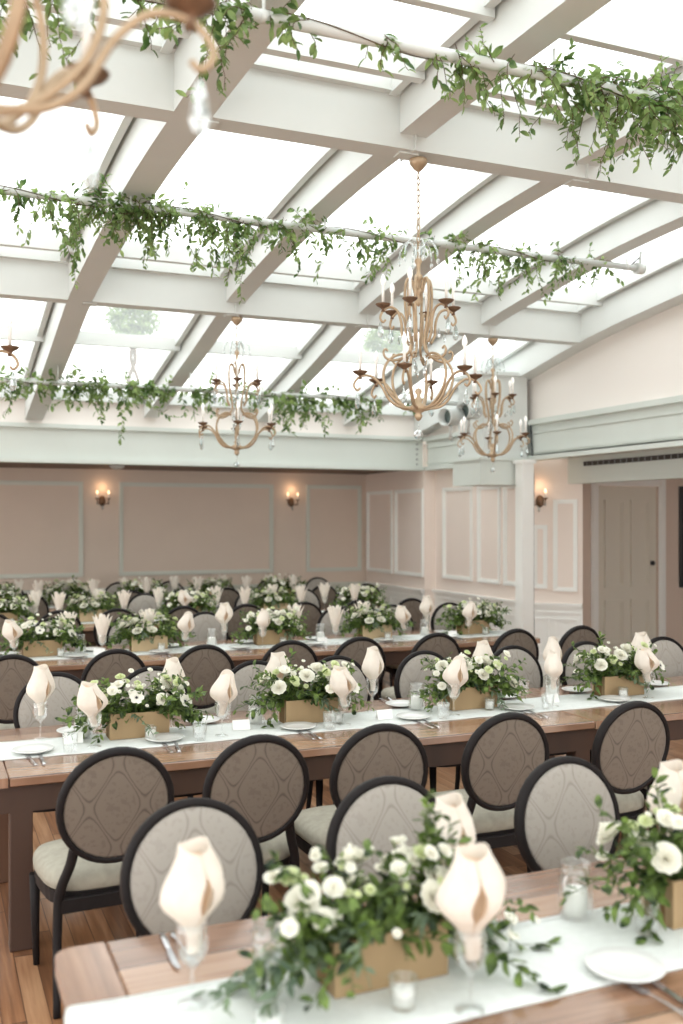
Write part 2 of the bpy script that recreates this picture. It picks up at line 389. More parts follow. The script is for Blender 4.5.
# alcove ceiling + header with vent
struct(MB().box(6.98, 12.1, -4, YD, 2.45, 2.52).build('ceiling_alcove', M_ceil))
hd = struct(MB().box(6.93, 7.06, -4, 9.62, 2.26, 2.56).build('trim_2', M_girder))
struct(MB().box(6.5, 6.95, -4, 9.62, 2.56, 2.6).build('ceiling_soffit', M_girder))
b = MB(); b.box(6.918, 6.93, 3.0, 9.3, 2.455, 2.505)
vt = b.build('air_vent', M_vent); tag(vt, 'long dark slot air vent along the pale header over the door recess', 'vent')
b = MB()
for k in range(64): b.box(6.912, 6.918, 3.05 + k * .098, 3.06 + k * .098, 2.455, 2.505)
b.build('slat', M_metal, vt)
# aisle ceiling beyond the rear girder
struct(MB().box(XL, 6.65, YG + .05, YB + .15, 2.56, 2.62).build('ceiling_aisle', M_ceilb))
# girders
def gird(b, x0, x1, y0, y1):
    b.box(x0, x1, y0, y1, 2.56, 2.97)
bg = MB(); bg.box(XL, 6.45, YG, YG + .14, 2.58, 2.95); bg.box(XL, 6.45, YG - .05, YG + .14, 2.53, 2.58); bg.box(XL, 6.45, YG - .05, YG + .14, 2.95, 3.0)
g1 = struct(bg.build('trim_3', M_girder))
bg = MB(); bg.box(6.5, 6.6, -4, YG, 2.58, 2.94); bg.box(6.45, 6.62, -4, YG, 2.53, 2.58); bg.box(6.45, 6.62, -4, YG, 2.94, 3.0)
bg.box(6.485, 6.5, -4, YG, 2.84, 2.87); bg.box(6.485, 6.5, -4, YG, 2.62, 2.65)
struct(bg.build('trim_4', M_girder))
b = MB()
for k in range(6): b.lathe([(0, .012), (.012, .008), (.014, 0)], 8).xform(Matrix()) if False else None
for k in range(5):
    c = MB().lathe([(.014, 0), (.012, .01), (0, .012)], 8).xform(Matrix.Translation((6.36, YG, 2.62 + k * .07)) @ Matrix.Rotation(PI / 2, 4, 'X')); b.add(c.v, c.f, True)
b.build('bolt_row', M_metal, g1)
# ---- roof
PROF = [(-4, 2.9), (-2, 3.3), (0, 3.62), (1.6, 3.82), (3.25, 3.92), (4.5, 3.97), (5.3, 3.98), (6.2, 3.97), (7.2, 3.88), (8.5, 3.73), (9.8, 3.47), (11.0, 3.26), (12.36, 3.03)]
def rz(y):
    for (a, za), (c, zc) in zip(PROF, PROF[1:]):
        if y <= c: 
            t = (y - a) / (c - a); return za + (zc - za) * t
    return PROF[-1][1]
def rzs(y): return (rz(y - .5) + rz(y) * 2 + rz(y + .5 if y < 11.8 else y)) / 4 if y < 11.8 else rz(y)
YS = [-4 + i * .4 for i in range(41)] + [12.42]
YS = [y for y in YS if y < 12.4] + [12.42]
RDEP = .42
b = MB()  # gable wall
vs = []; n = len(YS)
for y in YS: vs += [(XR - .1, y, 2.98), (XR - .1, y, rzs(y) + RDEP), (XR + .1, y, 2.98), (XR + .1, y, rzs(y) + RDEP)]
fs = []
for i in range(n - 1):
    a, c = 4 * i, 4 * i + 4; fs += [(a, c, c + 1, a + 1), (a + 2, a + 3, c + 3, c + 2), (a + 1, c + 1, c + 3, a + 3), (a, a + 2, c + 2, c)]
fs += [(0, 1, 3, 2), (4 * n - 4, 4 * n - 2, 4 * n - 1, 4 * n - 3)]
b.add(vs, fs); struct(b.build('wall_gable', M_cream))
struct(MB().box(XL, 6.52, YG + .0, YG + .12, 3.0, 3.36).build('wall_eave', M_cream))
def rail(b, xf, w, zlo, zhi, y0=-4, y1=12.42):
    ys = [y for y in YS if y0 <= y <= y1]; vs = []; n = len(ys)
    for y in ys:
        x = xf(y); z = rzs(y)
        vs += [(x - w / 2, y, z + zlo), (x + w / 2, y, z + zlo), (x + w / 2, y, z + zhi), (x - w / 2, y, z + zhi)]
    fs = [(3, 2, 1, 0), (4 * n - 4, 4 * n - 3, 4 * n - 2, 4 * n - 1)]
    for i in range(n - 1):
        a, c = 4 * i, 4 * i + 4
        for k in range(4): fs.append((a + k, a + (k + 1) % 4, c + (k + 1) % 4, c + k))
    b.add(vs, fs)
RX = [-4.1, -2.8, -1.45, -.15, 1.22, 2.58, 3.85, 5.2, 6.42]
RP = {4: [(3, 1.31), (5.2, 1.29), (8.6, 1.2), (12.4, 1.19)], 5: [(3, 2.53), (5.2, 2.59), (8.6, 2.56), (12.4, 2.6)], 6: [(3, 3.78), (5.2, 3.79), (8.6, 3.86), (12.4, 4.08)], 7: [(3, 5.2), (5.2, 5.17), (8.6, 5.2), (12.4, 5.32)]}
def rxx(i, y):
    P = RP.get(i)
    if not P: return RX[i]
    if y <= P[0][0]: return P[0][1]
    for (a, xa), (c, xc) in zip(P, P[1:]):
        if y <= c: return xa + (xc - xa) * (y - a) / (c - a)
    return P[-1][1]
for i, x in enumerate(RX):
    b = MB()
    xf = lambda y, i=i: rxx(i, y)
    w = .205 if i not in (5, 6, 7) else .175; lo = .0 if i not in (5, 6, 7) else .085
    rail(b, xf, w, lo, RDEP); rail(b, xf, w + .05, RDEP - .06, RDEP + .0)
    o = struct(b.build('beam_rafter', M_paint))
    # glazing frames either side, on the glass line
    b = MB()
    if i > 0: rail(b, lambda y: xf(y) - w / 2 - .05, .05, RDEP - .13, RDEP - .02)
    if i < 8: rail(b, lambda y: xf(y) + w / 2 + .05, .05, RDEP - .13, RDEP - .02)
    b.build('glazing_frame', M_paint, o)
BY = [1.62, 5.15, 8.62]
for y in BY:
    z = rzs(y)
    for i in range(8):
        x0, x1 = rxx(i, y) + (.1 if i < 5 else .0), rxx(i + 1, y) - (.1 if i < 4 or i == 7 else .0)
        b = MB(); b.box(x0, x1, y - .08, y + .08, z, z + .39); b.box(x0, x1, y + .08, y + .13, z + .26, z + .40); b.box(x0, x1, y - .13, y - .08, z + .30, z + .42)
        o = struct(b.build('beam_cross', M_paint))
        MB().box(x0, x0 + .01, y - .1, y + .1, z - .004, z + .1).box(x0 - .07, x0 + .05, y - .045, y + .045, z - .012, z - .001).build('joint_plate', M_paint, o)
# thin bars across the panes and the glass
for y, w in ((10.3, .05), (12.3, .08), (9.0, .06), (5.58, .07), (4.75, .06), (8.2, .06), (4.0, .05)):
    b = MB(); z = rzs(y)
    for i in range(8): b.box(rxx(i, y) + .1, rxx(i + 1, y) - .1, y - w / 2, y + w / 2, z + RDEP - .17, z + RDEP - .035)
    struct(b.build('trim_%d' % (5 + int(y * 10) % 97), M_paint))
gi = 0
SEG = [-4, 1.62, 5.15, 8.62, 12.42]
for j in range(4):
    for i in range(8):
        ys = [SEG[j]] + [y for y in YS if SEG[j] < y < SEG[j + 1]] + [SEG[j + 1]]
        b = MB(); vs = []
        for y in ys: x0, x1 = rxx(i, y) + .03, rxx(i + 1, y) - .03; z = rzs(y) + RDEP - .03; vs += [(x0, y, z), (x1, y, z)]
        b.add(vs, [(2 * k, 2 * k + 1, 2 * k + 3, 2 * k + 2) for k in range(len(ys) - 1)], True); gi += 1
        struct(b.build('window_%d' % gi, M_roofglass))
# ---- left wall far off
struct(MB().box(XL - .15, XL, 8.8, YB, 0, 3.4).build('wall_left', M_pink))
# roof deck outside behind eave + topiary trees
dk = struct(MB().box(XL, 8.5, YG + .25, 17, 2.9, 3.3).build('roof_deck', M_ceil))
def topiary(loc, lab):
    o = empty('topiary_tree', loc, lab, 'tree', 'topiary trees outside on the roof')
    MB().lathe([(0, 0), (.16, 0), (.2, .26), (.22, .28), (.2, .3), (0, .28)], 16).build('planter', M_metal, o)
    MB().tube(bez([(-.02, 0, .25), (-.06, .02, .5), (.03, 0, .8), (-.02, 0, 1.15)]), .03, 6).tube(bez([(.02, 0, .25), (.07, .0, .5), (-.03, 0, .8), (.02, 0, 1.15)]), .026, 6).build('trunk', M_twig, o)
    b = MB()
    for k in range(2600):
        d = Vector((R.gauss(0, 1), R.gauss(0, 1), R.gauss(0, 1))).normalized(); r = R.uniform(.15, .33)
        p = Vector((0, 0, 1.36)) + Vector((d.x * r * 1.15, d.y * r, d.z * r * .75)); b.leaf(p, (d + Vector((R.gauss(0, .5), R.gauss(0, .5), R.gauss(0, .5)))), Vector((0, 0, 1)), .06, .035)
    b.build('foliage', M_leafB, o)
topiary((X_at(133, 13.9), 13.9, 3.3), 'ball-headed topiary tree outside, seen through the glass left of the small chandelier')
topiary((X_at(385, 14.2), 14.2, 3.3), 'ball-headed topiary tree outside, seen through the glass behind the large chandelier')

# ---- pier, slim column, spotlights
struct(MB().box(5.85, 6.44, 9.72, 10.3, 2.53, 3.5).box(5.8, 6.45, 9.68, 10.34, 3.5, 3.54).build('column_1', M_paint))
struct(MB().box(5.78, 6.44, 9.66, 10.3, 2.24, 2.53).box(5.75, 6.44, 9.63, 10.32, 2.52, 2.55).build('column_2', M_girder))
struct(MB().box(6.2, 6.35, 9.45, 9.6, 0, 2.5).box(6.16, 6.39, 9.41, 9.64, 0, .12).box(6.18, 6.37, 9.43, 9.62, 2.48, 2.52).build('column_3', M_trim))
for k, (u, z) in enumerate(((451, 2.98), (469, 3.05))):
    Y = 9.5 if k else 9.56
    o = empty('spotlight', (X_at(u, Y), Y, z), ('white cylinder spotlight mounted on the pier, the left one', 'white cylinder spotlight mounted on the pier, the right one')[k], 'spotlight', 'spotlights on the pier')
    dirm = Vector((-1, -.35, -.1)).to_track_quat('Z', 'Y').to_matrix().to_4x4()
    MB().lathe([(.0, -.14), (.08, -.14), (.097, -.12), (.1, .1), (.104, .11), (.09, .11), (.085, 0)], 20).xform(dirm).build('housing', M_paint, o)
    MB().lathe([(.085, .0), (.085, .012), (0, .012)], 20).xform(dirm).build('lens', M_lens, o)
    MB().tube([(0, 0, -.1), (.04, .09, -.22), (.1, .16, -.24)], .018, 8).build('bracket', M_paint, o)
# cable beside the column
tag(MB().tube(bez([(6.46, 9.68, 2.95), (6.475, 9.66, 2.5), (6.42, 9.56, 2.3), (6.41, 9.55, 1.9), (6.41, 9.55, 1.2), (6.42, 9.55, .3), (6.45, 9.5, .012), (6.5, 9.3, .012)]), .011, 6).build('cable', M_dark), 'black cable hanging down beside the slim white column', 'cable')
# dark panel at right frame edge
sx = X_at(678.5, YD)
o = tag(MB().box(sx, sx + 1.1, YD - .05, YD - .0, .95, 2.28, .01).build('wall_screen', M_dark), 'black screen on the wall to the right of the door', 'screen')
MB().box(sx + .03, sx + 1.07, YD - .054, YD - .05, .98, 2.25).build('display', M_ink, o)
# smoke detector on the aisle ceiling
sxx = X_at(117, 13.2)
o = tag(MB().lathe([(0, -.045), (.05, -.045), (.085, -.03), (.1, -.012), (.1, 0), (0, 0)], 24, (sxx, 13.2, 2.56)).build('smoke_detector', M_paint), 'round white smoke detector on the low ceiling near the left sconce', 'smoke detector')
# ---- sconces
def sconce(loc, rz_, lab, warm=.6):
    o = empty('wall_sconce', loc, lab, 'sconce', 'candle sconces on the walls', rz_)
    MB().lathe([(0, 0), (.035, .0), (.05, .008), (.03, .02), (.012, .03), (0, .03)], 16, sy=1.5).xform(Matrix.Rotation(PI / 2, 4, 'X')).build('backplate', M_copper, o)
    for s in (-1, 1):
        a = MB().tube(bez([(0, -.03, 0), (s * .03, -.06, -.04), (s * .075, -.08, -.03), (s * .08, -.08, .02)]), .007, 8).build('arm', M_copper, o)
        MB().lathe([(0, 0), (.012, 0), (.032, .014), (.034, .018), (.0, .012)], 14, (s * .08, -.08, .02)).build('drip_pan', M_copper, a)
        c = MB().lathe([(0, 0), (.009, 0), (.009, .06), (0, .06)], 10, (s * .08, -.08, .035)).build('candle', M_candle, o)
        MB().lathe([(.006, 0), (.014, .015), (.011, .035), (0, .06)], 10, (s * .08, -.08, .095)).build('bulb', M_lit, c)
        MB().lathe([(0, -.06), (.009, -.05), (.012, -.035), (0, 0)], 8, (s * .08, -.08, .0)).build('crystal_drop', M_crystal, o)
    MB().lathe([(0, -.1), (.014, -.085), (.018, -.06), (0, -.02)], 8, (0, -.06, -.03)).build('crystal_drop', M_crystal, o)
    l = bpy.data.lights.new('sconce_glow', 'POINT'); l.energy = warm; l.color = (1, .62, .35); l.shadow_soft_size = .04
    lo = bpy.data.objects.new('sconce_light', l); C.objects.link(lo); lo.location = Vector(loc) + Matrix.Rotation(rz_, 3, 'Z') @ Vector((0, -.09, .19))
sconce((X_at(102, YB), YB, 2.11), 0, 'lit twin-candle wall sconce on the rear wall, left of the wide panel')
sconce((X_at(291, YB), YB, 2.11), 0, 'lit twin-candle wall sconce on the rear wall, right of the wide panel')
pa = A0 + td * .11 + nd * .0
sconce((pa.x, pa.y, 2.06), math.atan2(nd.x, -nd.y), 'small twin-candle sconce on the angled pale pink wall near the door', .4)

# ------------------------------------------------------------------ pipes and garlands
PIPES = [(3.68, 3.82, -1.2, 6.3), (6.42, 3.88, -1.6, 5.34), (10.25, 3.22, -1.6, 6.3)]
for i, (y, z, x0, x1) in enumerate(PIPES):
    lab = ('white pipe nearest the camera, strung below the skylight', 'white pipe in the middle of the skylight with a garland', 'white pipe nearest the rear wall, low under the skylight')[i]
    o = tag(MB().tube([(x0, y, z), ((x0 + x1) / 2, y, z), (x1, y, z)], .026, 12).build('curtain_pipe', M_paint), lab, 'pipe', 'white pipes under the skylight')
    for x in RX:
        if x0 < x < x1:
            zz = rzs(y); MB().tube([(x, y, z), (x, y, zz + .01)], .008, 6).tube([(x - .02, y, z), (x + .02, y, z)], .0275, 10).build('pipe_bracket', M_paint, o)
    if i == 1:
        MB().tube([(x1 - .05, y, z), (x1 + .02, y, z)], .045, 12).tube([(x1 - .01, y, z), (x1 - .0, y, z + .14)], .012, 8).build('end_fitting', M_paint, o)
        MB().tube([(x1 - .12, y, z), (x1 - .02, y, rzs(y) + .02)], .008, 6).build('hanger', M_metal, o)
def spray(bl, bs, p, d, L, nl, lw, ll, grav=.5, wob=.25, leafside=None, up=Vector((0, 0, 1))):
    """a stem with leaves either side; bl leaves builder, bs stems builder"""
    n = 7; pts = [Vector(p)]; d = Vector(d).normalized()
    for i in range(n):
        d = (d + Vector((R.gauss(0, wob * .3), R.gauss(0, wob * .3), R.gauss(0, wob * .3) - grav * .25))).normalized(); pts.append(pts[-1] + d * L / n)
    bs.tube(pts, [.0022 * (1 - .5 * i / n) + .0004 for i in range(n + 1)], 3, False)
    for k in range(nl):
        t = (k + .8) / nl * n; i = min(int(t), n - 1); q = pts[i].lerp(pts[i + 1], t - i); dd = (pts[i + 1] - pts[i]).normalized()
        side = dd.cross(Vector((R.gauss(0, 1), R.gauss(0, 1), R.gauss(0, 1)))).normalized()
        v = (dd * R.uniform(.3, .9) + side + Vector((0, 0, R.uniform(-.4, .1) if grav > 0 else .1))).normalized()
        s = R.uniform(.7, 1.2) * (1 - .25 * k / nl)
        bl.leaf(q, v, (up + Vector((R.gauss(0, .5), R.gauss(0, .5), R.gauss(0, .3)))), ll * s, lw * s, R.uniform(.0, .4))
def garland(pi_, clumps, lab, ll=.055, lw=.024):
    y, z, x0, x1 = PIPES[pi_]
    bl, bs = MB(), MB()
    us_ = [c[0] for c in clumps]
    xa, xb = X_at(min(us_) - 12, y), X_at(max(us_) + 12, y)
    n = int((xb - xa) / .03); pts = []
    for k in range(n + 1):
        a = k * .16 + 2; pts.append((xa + (xb - xa) * k / n, y + .0295 * math.cos(a), z + .0295 * math.sin(a)))
    bs.tube(pts, .003, 4)
    for (u, drop, dens, sp) in clumps:
        xc = X_at(u, y)
        for k in range(int(dens * .62 + .5)):
            x = xc + R.gauss(0, sp); 
            p = (x, y + R.uniform(-.05, .05), z + R.uniform(-.02, .05))
            L = drop * R.uniform(.35, 1.0)
            up_ = R.random() < .22
            d = (R.gauss(0, .8), R.gauss(0, .4), R.uniform(.1, .8) if up_ else -R.uniform(.1, 1))
            if up_: L = min(L, .16)
            spray(bl, bs, p, d, L, max(4, int(L / .022)), lw, ll, .15 if up_ else .75, .9)
    o = empty('leaf_garland', ((xa + xb) / 2, y, z), lab, 'garland', 'greenery garlands on the pipes')
    for nm, bb, m in (('foliage', bl, M_leafB), ('vine', bs, M_twig)):
        bb.xform(Matrix.Translation((-(xa + xb) / 2, -y, -z))); bb.build(nm, m, o)
garland(0, [(-20, .5, 12, .05), (20, .5, 18, .06), (70, .42, 14, .06), (118, .34, 12, .06), (160, .34, 8, .05), (200, .42, 16, .06), (232, .36, 12, .05), (275, .18, 8, .06), (300, .14, 6, .05), (372, .16, 6, .04), (388, .22, 6, .03),
            (440, .22, 9, .06), (465, .34, 10, .05), (500, .42, 10, .06), (530, .3, 12, .07), (560, .36, 18, .07), (585, .46, 24, .07), (610, .5, 26, .06), (640, .5, 28, .06), (668, .48, 30, .07), (700, .4, 26, .08)],
        'leafy green garland on the pipe nearest the camera, thickest at right', .06, .029)
garland(1, [(5, .3, 8, .06), (30, .34, 8, .05), (48, .62, 9, .05), (75, .5, 14, .06), (100, .3, 22, .07), (125, .34, 34, .08), (145, .36, 34, .08), (165, .44, 22, .07), (190, .6, 14, .07), (215, .5, 18, .06), (232, .78, 7, .02),
            (250, .44, 18, .07), (275, .36, 14, .06), (300, .34, 12, .06), (325, .4, 12, .06), (350, .28, 7, .06), (375, .4, 12, .05), (395, .3, 9, .05), (420, .26, 8, .05), (455, .28, 18, .06), (480, .42, 18, .06), (505, .4, 14, .06),
            (530, .46, 14, .06), (555, .34, 14, .06), (580, .32, 12, .06), (600, .3, 10, .05)],
        'long leafy garland along the middle pipe, dense over the left rafter', .062, .029)
garland(2, [(5, .3, 16, .08), (20, .5, 9, .05), (40, .22, 12, .08), (60, .2, 14, .08), (88, .3, 18, .08), (105, .5, 18, .07), (118, .78, 12, .05), (132, .5, 14, .06), (150, .26, 14, .08), (170, .25, 10, .08), (192, .4, 12, .07), (215, .3, 12, .08),
            (240, .3, 12, .08), (270, .36, 14, .09), (292, .6, 14, .06), (312, .5, 14, .07), (335, .3, 16, .08), (355, .4, 14, .07), (380, .3, 12, .07), (410, .3, 8, .07)],
        'leafy garland on the pipe nearest the rear wall, with trailing ends', .08, .04)

# ------------------------------------------------------------------ chandeliers
def rotz(a): return Matrix.Rotation(a, 4, 'Z')
def chandelier(x, y, ztop, lab, phase):
    o = empty('chandelier', (x, y, ztop), lab, 'chandelier', 'gold crystal chandeliers')
    Z = -ztop
    def W(b): return b.xform(Matrix.Translation((0, 0, Z)))
    W(MB().lathe([(0, ztop), (.05, ztop), (.055, ztop - .01), (.05, ztop - .03), (.03, ztop - .055), (.012, ztop - .07), (.0, ztop - .08)], 20)).build('ceiling_canopy', M_gold, o)
    b = MB(); z = ztop - .075; k = 0
    while z > 3.40:
        pts = [(.010 * math.cos(a) if k % 2 else 0, 0 if k % 2 else .010 * math.cos(a), z - .02 + .02 * math.sin(a)) for a in [2 * PI * i / 10 for i in range(11)]]
        b.tube(pts, .0036, 5, False); z -= .034; k += 1
    W(b).build('chain', M_gold, o)
    W(MB().lathe([(0, 3.42), (.008, 3.41), (.016, 3.38), (.024, 3.36), (.013, 3.34), (.012, 3.29), (.026, 3.275), (.027, 3.26), (.014, 3.245), (.016, 3.21), (.03, 3.2), (.031, 3.18), (.017, 3.16), (.012, 3.13), (.02, 3.12), (.006, 3.1), (0, 3.095)], 18)).build('stem', M_gold, o)
    W(MB().lathe([(0, 2.62), (.018, 2.61), (.022, 2.595), (.01, 2.575), (.016, 2.56), (.03, 2.55), (.018, 2.53), (.045, 2.515), (.05, 2.5), (.04, 2.485), (.016, 2.47), (.026, 2.455), (.012, 2.43), (0, 2.425)], 18)).build('hub', M_gold, o)
    b = MB()
    for i in range(3): b.lathe([(0, -.006), (.006, 0), (0, .006)], 6, (0, 0, 2.41 - i * .016))
    b.lathe([(0, -.03), (.014, -.026), (.026, -.012), (.028, 0), (.02, .018), (.008, .026), (0, .028)], 12, (0, 0, 2.345), smooth=False)
    W(b).build('crystal_ball', M_crystal, o)
    # crystal spray on top
    for k in range(6):
        c = MB().tube(bez([(.01, 0, 3.36), (.03, 0, 3.45), (.07, 0, 3.475), (.105, 0, 3.43), (.115, 0, 3.38)]), .006, 6)
        c.lathe([(0, -.03), (.01, -.015), (.011, -.005), (0, .01)], 6, (.115, 0, 3.365)); c.xform(rotz(phase + (k + .5) * PI / 3)); W(c).build('crystal_spray', M_crystal, o)
    for k in range(16):   # central cluster
        b = MB()
        a = R.uniform(0, 6.28); r = R.uniform(.02, .075); zz = R.uniform(2.66, 2.92)
        b.lathe([(0, -.028), (.009, -.012), (.011, 0), (.006, .014), (0, .02)], 6, (r * math.cos(a), r * math.sin(a), zz), smooth=False)
        b.lathe([(0, -.006), (.006, 0), (0, .006)], 5, (r * math.cos(a), r * math.sin(a), zz + .026), smooth=False)
        W(b).build('crystal_drop', M_crystal, o)
    def curve(pts, r0, r1, nn=5):
        p = bez([(a, 0, c) for a, c in pts], nn); n = len(p); return p, [r0 + (r1 - r0) * i / (n - 1) for i in range(n)]
    for k in range(6):
        m = rotz(phase + k * PI / 3)
        # tall S body arm
        b = MB()
        p, r = curve([(.025, 3.19), (.04, 3.245), (.068, 3.25), (.082, 3.18), (.076, 3.05), (.05, 2.92), (.052, 2.84), (.1, 2.79), (.16, 2.775), (.2, 2.79), (.212, 2.82), (.2, 2.84), (.186, 2.828)], .009, .0065); b.tube(p, r, 8)
        p, r = curve([(.06, 2.795), (.10, 2.812), (.155, 2.795), (.2, 2.745), (.212, 2.67), (.18, 2.585), (.105, 2.515), (.03, 2.49)], .007, .009); b.tube(p, r, 8)
        W(b.xform(m)).build('body_scroll', M_gold, o)
        b = MB()
        p, r = curve([(.075, 2.88), (.1, 2.93), (.105, 3.0), (.13, 3.065), (.175, 3.085), (.215, 3.06), (.232, 3.02), (.215, 2.995), (.2, 3.01)], .0088, .0065); b.tube(p, r, 8)
        ar = W(b.xform(m)).build('upper_arm', M_gold, o)
        b = MB()
        p, r = curve([(.03, 2.5), (.12, 2.508), (.18, 2.55), (.225, 2.625), (.28, 2.675), (.335, 2.68), (.375, 2.655), (.39, 2.62), (.37, 2.595), (.352, 2.608)], .0092, .0065); b.tube(p, r, 8)
        ar2 = W(b.xform(m)).build('lower_arm', M_gold, o)
        for (rr, zc, arm) in ((.215, 3.065, ar), (.352, 2.67, ar2)):
            c = m @ Vector((rr, 0, 0))
            W(MB().lathe([(0, -.012), (.012, -.01), (.008, .006), (.018, .014), (.036, .024), (.044, .032), (.045, .036), (.03, .032), (.01, .032), (.009, .045), (.0, .045)], 16, (c.x, c.y, zc))).build('drip_pan', M_copper, arm)
            cd = W(MB().lathe([(0, 0), (.0085, 0), (.0085, .105), (.006, .11), (0, .11)], 10, (c.x, c.y, zc + .036))).build('candle', M_candle, o)
            W(MB().lathe([(.007, 0), (.013, .01), (.0165, .028), (.012, .048), (.005, .062), (0, .07)], 10, (c.x, c.y, zc + .144))).build('bulb', M_bulb, cd)
            hz = zc - (.06 if rr < .3 else .085); e = m @ Vector((rr + .015, 0, 0))
            W(MB().lathe([(0, -.1), (.011, -.094), (.019, -.074), (.014, -.038), (.004, -.008), (0, 0)], 8, (e.x, e.y, hz), smooth=False).lathe([(0, -.006), (.006, 0), (0, .006)], 6, (e.x, e.y, hz + .012), smooth=False)).build('crystal_drop', M_crystal, o)
        c2 = m @ Vector((.16, 0, 0))
        W(MB().lathe([(0, -.06), (.008, -.055), (.011, -.04), (.006, -.015), (0, 0)], 6, (c2.x, c2.y, 2.95), smooth=False)).build('crystal_drop', M_crystal, o)
    return o
zA, zB, zC = rzs(5.15) - .016, rzs(8.62) - .016, rzs(1.62) - .016
chandelier(2.66, 5.15, zA, 'large gold crystal chandelier hanging in the centre, nearest fully seen one', math.radians(-10))
chandelier(2.6, 8.62, zB, 'small distant gold chandelier at left, over the third table row', math.radians(15))
chandelier(5.3, 8.62, zB, 'distant gold chandelier at right, in front of the white pier', math.radians(5))
chandelier(0.03, 5.15, zA, 'gold chandelier cut off at the left picture edge, only a cup showing', math.radians(0))
chandelier(0.056, 1.66, zC, 'out-of-focus gold chandelier cut off by the upper left corner', math.radians(-10))

# ------------------------------------------------------------------ tables
TH = .755
TABLES = []
def table(x0, x1, y0, y1, lab):
    o = empty('farm_table', ((x0 + x1) / 2, (y0 + y1) / 2, 0), lab, 'table', 'long wooden farm tables')
    hx, hy = (x1 - x0) / 2, (y1 - y0) / 2
    MB().box(-hx + .132, hx - .132, -hy, hy, TH - .042, TH, .006).build('tabletop', M_top, o)
    for s in (-1, 1):
        b = MB(); r = .05; a0, a1 = hx - .128, hx
        pts = [(a0, -hy), (a1 - r, -hy)] + [(a1 - r + r * math.sin(t), -hy + r - r * math.cos(t)) for t in (.4, .8, 1.2)] + [(a1, -hy + r), (a1, hy - r)] + [(a1 - r + r * math.cos(t), hy - r + r * math.sin(t)) for t in (.4, .8, 1.2)] + [(a1 - r, hy), (a0, hy)]
        if s < 0: pts = [(-x, y) for x, y in pts][::-1]
        b.prism(pts, TH - .042, TH); b.build('end_board', M_bread, o)
    b = MB(); i = .05
    for s in (-1, 1):
        b.box(-hx + i, hx - i, s * (hy - i) - .014, s * (hy - i) + .014, TH - .16, TH - .044)
        b.box(s * (hx - i) - .014, s * (hx - i) + .014, -hy + i + .015, hy - i - .015, TH - .16, TH - .044)
    b.build('apron', M_apron, o)
    for sx_ in (-1, 1):
        for sy_ in (-1, 1):
            cx, cy = sx_ * (hx - .185), sy_ * (hy - .085)
            MB().box(cx - .047, cx + .047, cy - .047, cy + .047, 0, TH - .046, .004).build('leg', M_apron, o)
    return o
TABLEY = {1: (1.56, 2.59), 2: (4.38, 5.41), 3: (7.6, 8.63), 4: (10.2, 11.2), 5: (12.3, 13.25)}
TN = {1: 'front', 2: 'second', 3: 'third', 4: 'fourth', 5: 'rearmost'}
TXS = {1: [(.295, 3.2)], 2: [(.19, 3.47), (3.475, 6.2)], 3: [(.2, 2.69), (2.695, 5.2)], 4: [(.2, 2.7), (2.705, 5.2)], 5: [(.2, 2.7), (2.705, 5.2)]}
for t in range(1, 6):
    for j, (a, c) in enumerate(TXS[t]):
        side = '' if len(TXS[t]) == 1 else (', left-hand one of the pair', ', right-hand one of the pair')[j]
        table(a, c, *TABLEY[t], 'brown plank farm table in the %s row%s' % (TN[t], side))
RUNY = {}
for t in range(1, 6):
    y0, y1 = TABLEY[t]; yc = (y0 + y1) / 2; xa, xb = TXS[t][0][0], TXS[t][-1][1]; ra, rb = yc - .195, yc + .195
    RUNY[t] = (ra, rb)
    path = [(xa - .012, TH - .16), (xa - .012, TH - .02), (xa - .008, TH - .002), (xa + .0, TH + .004)]
    n = int((xb - xa) / .1); path += [(xa + (xb - xa) * k / n, TH + .004) for k in range(1, n)]
    path += [(xb, TH + .004), (xb + .008, TH - .002), (xb + .012, TH - .02), (xb + .012, TH - .16)]
    b = MB(); vs = []; NY = 8
    for (x, z) in path:
        for k in range(NY + 1):
            yy = ra + (rb - ra) * k / NY
            if k in (0, NY): yy += .006 * math.sin(x * 5 + k)
            vs.append((x, yy, z + (.0008 * math.sin(x * 23 + k) if z > TH else 0)))
    m = len(path); w = NY + 1; off = len(vs)
    vs += [(v[0] + (.003 if v[0] < xa else (-.003 if v[0] > xb else 0)), v[1], v[2] - (.003 if xa <= v[0] <= xb else 0)) for v in vs]
    fs = [(i * w + k, i * w + k + 1, (i + 1) * w + k + 1, (i + 1) * w + k) for i in range(m - 1) for k in range(NY)]
    fs += [tuple(off + q for q in f)[::-1] for f in fs[:]]
    fs += [(i * w, (i + 1) * w, off + (i + 1) * w, off + i * w) for i in range(m - 1)] + [(i * w + NY, off + i * w + NY, off + (i + 1) * w + NY, (i + 1) * w + NY) for i in range(m - 1)]
    b.add(vs, fs, True)
    rn = tag(b.build('table_runner', M_linen), 'white linen runner along the middle of the %s table row' % TN[t], 'table runner', 'white table runners')
    b = MB()
    for yy in (ra + .022, rb - .025): b.box(xa, xb, yy, yy + .003, TH + .0045, TH + .0062)
    b.build('hem', M_linen, rn)

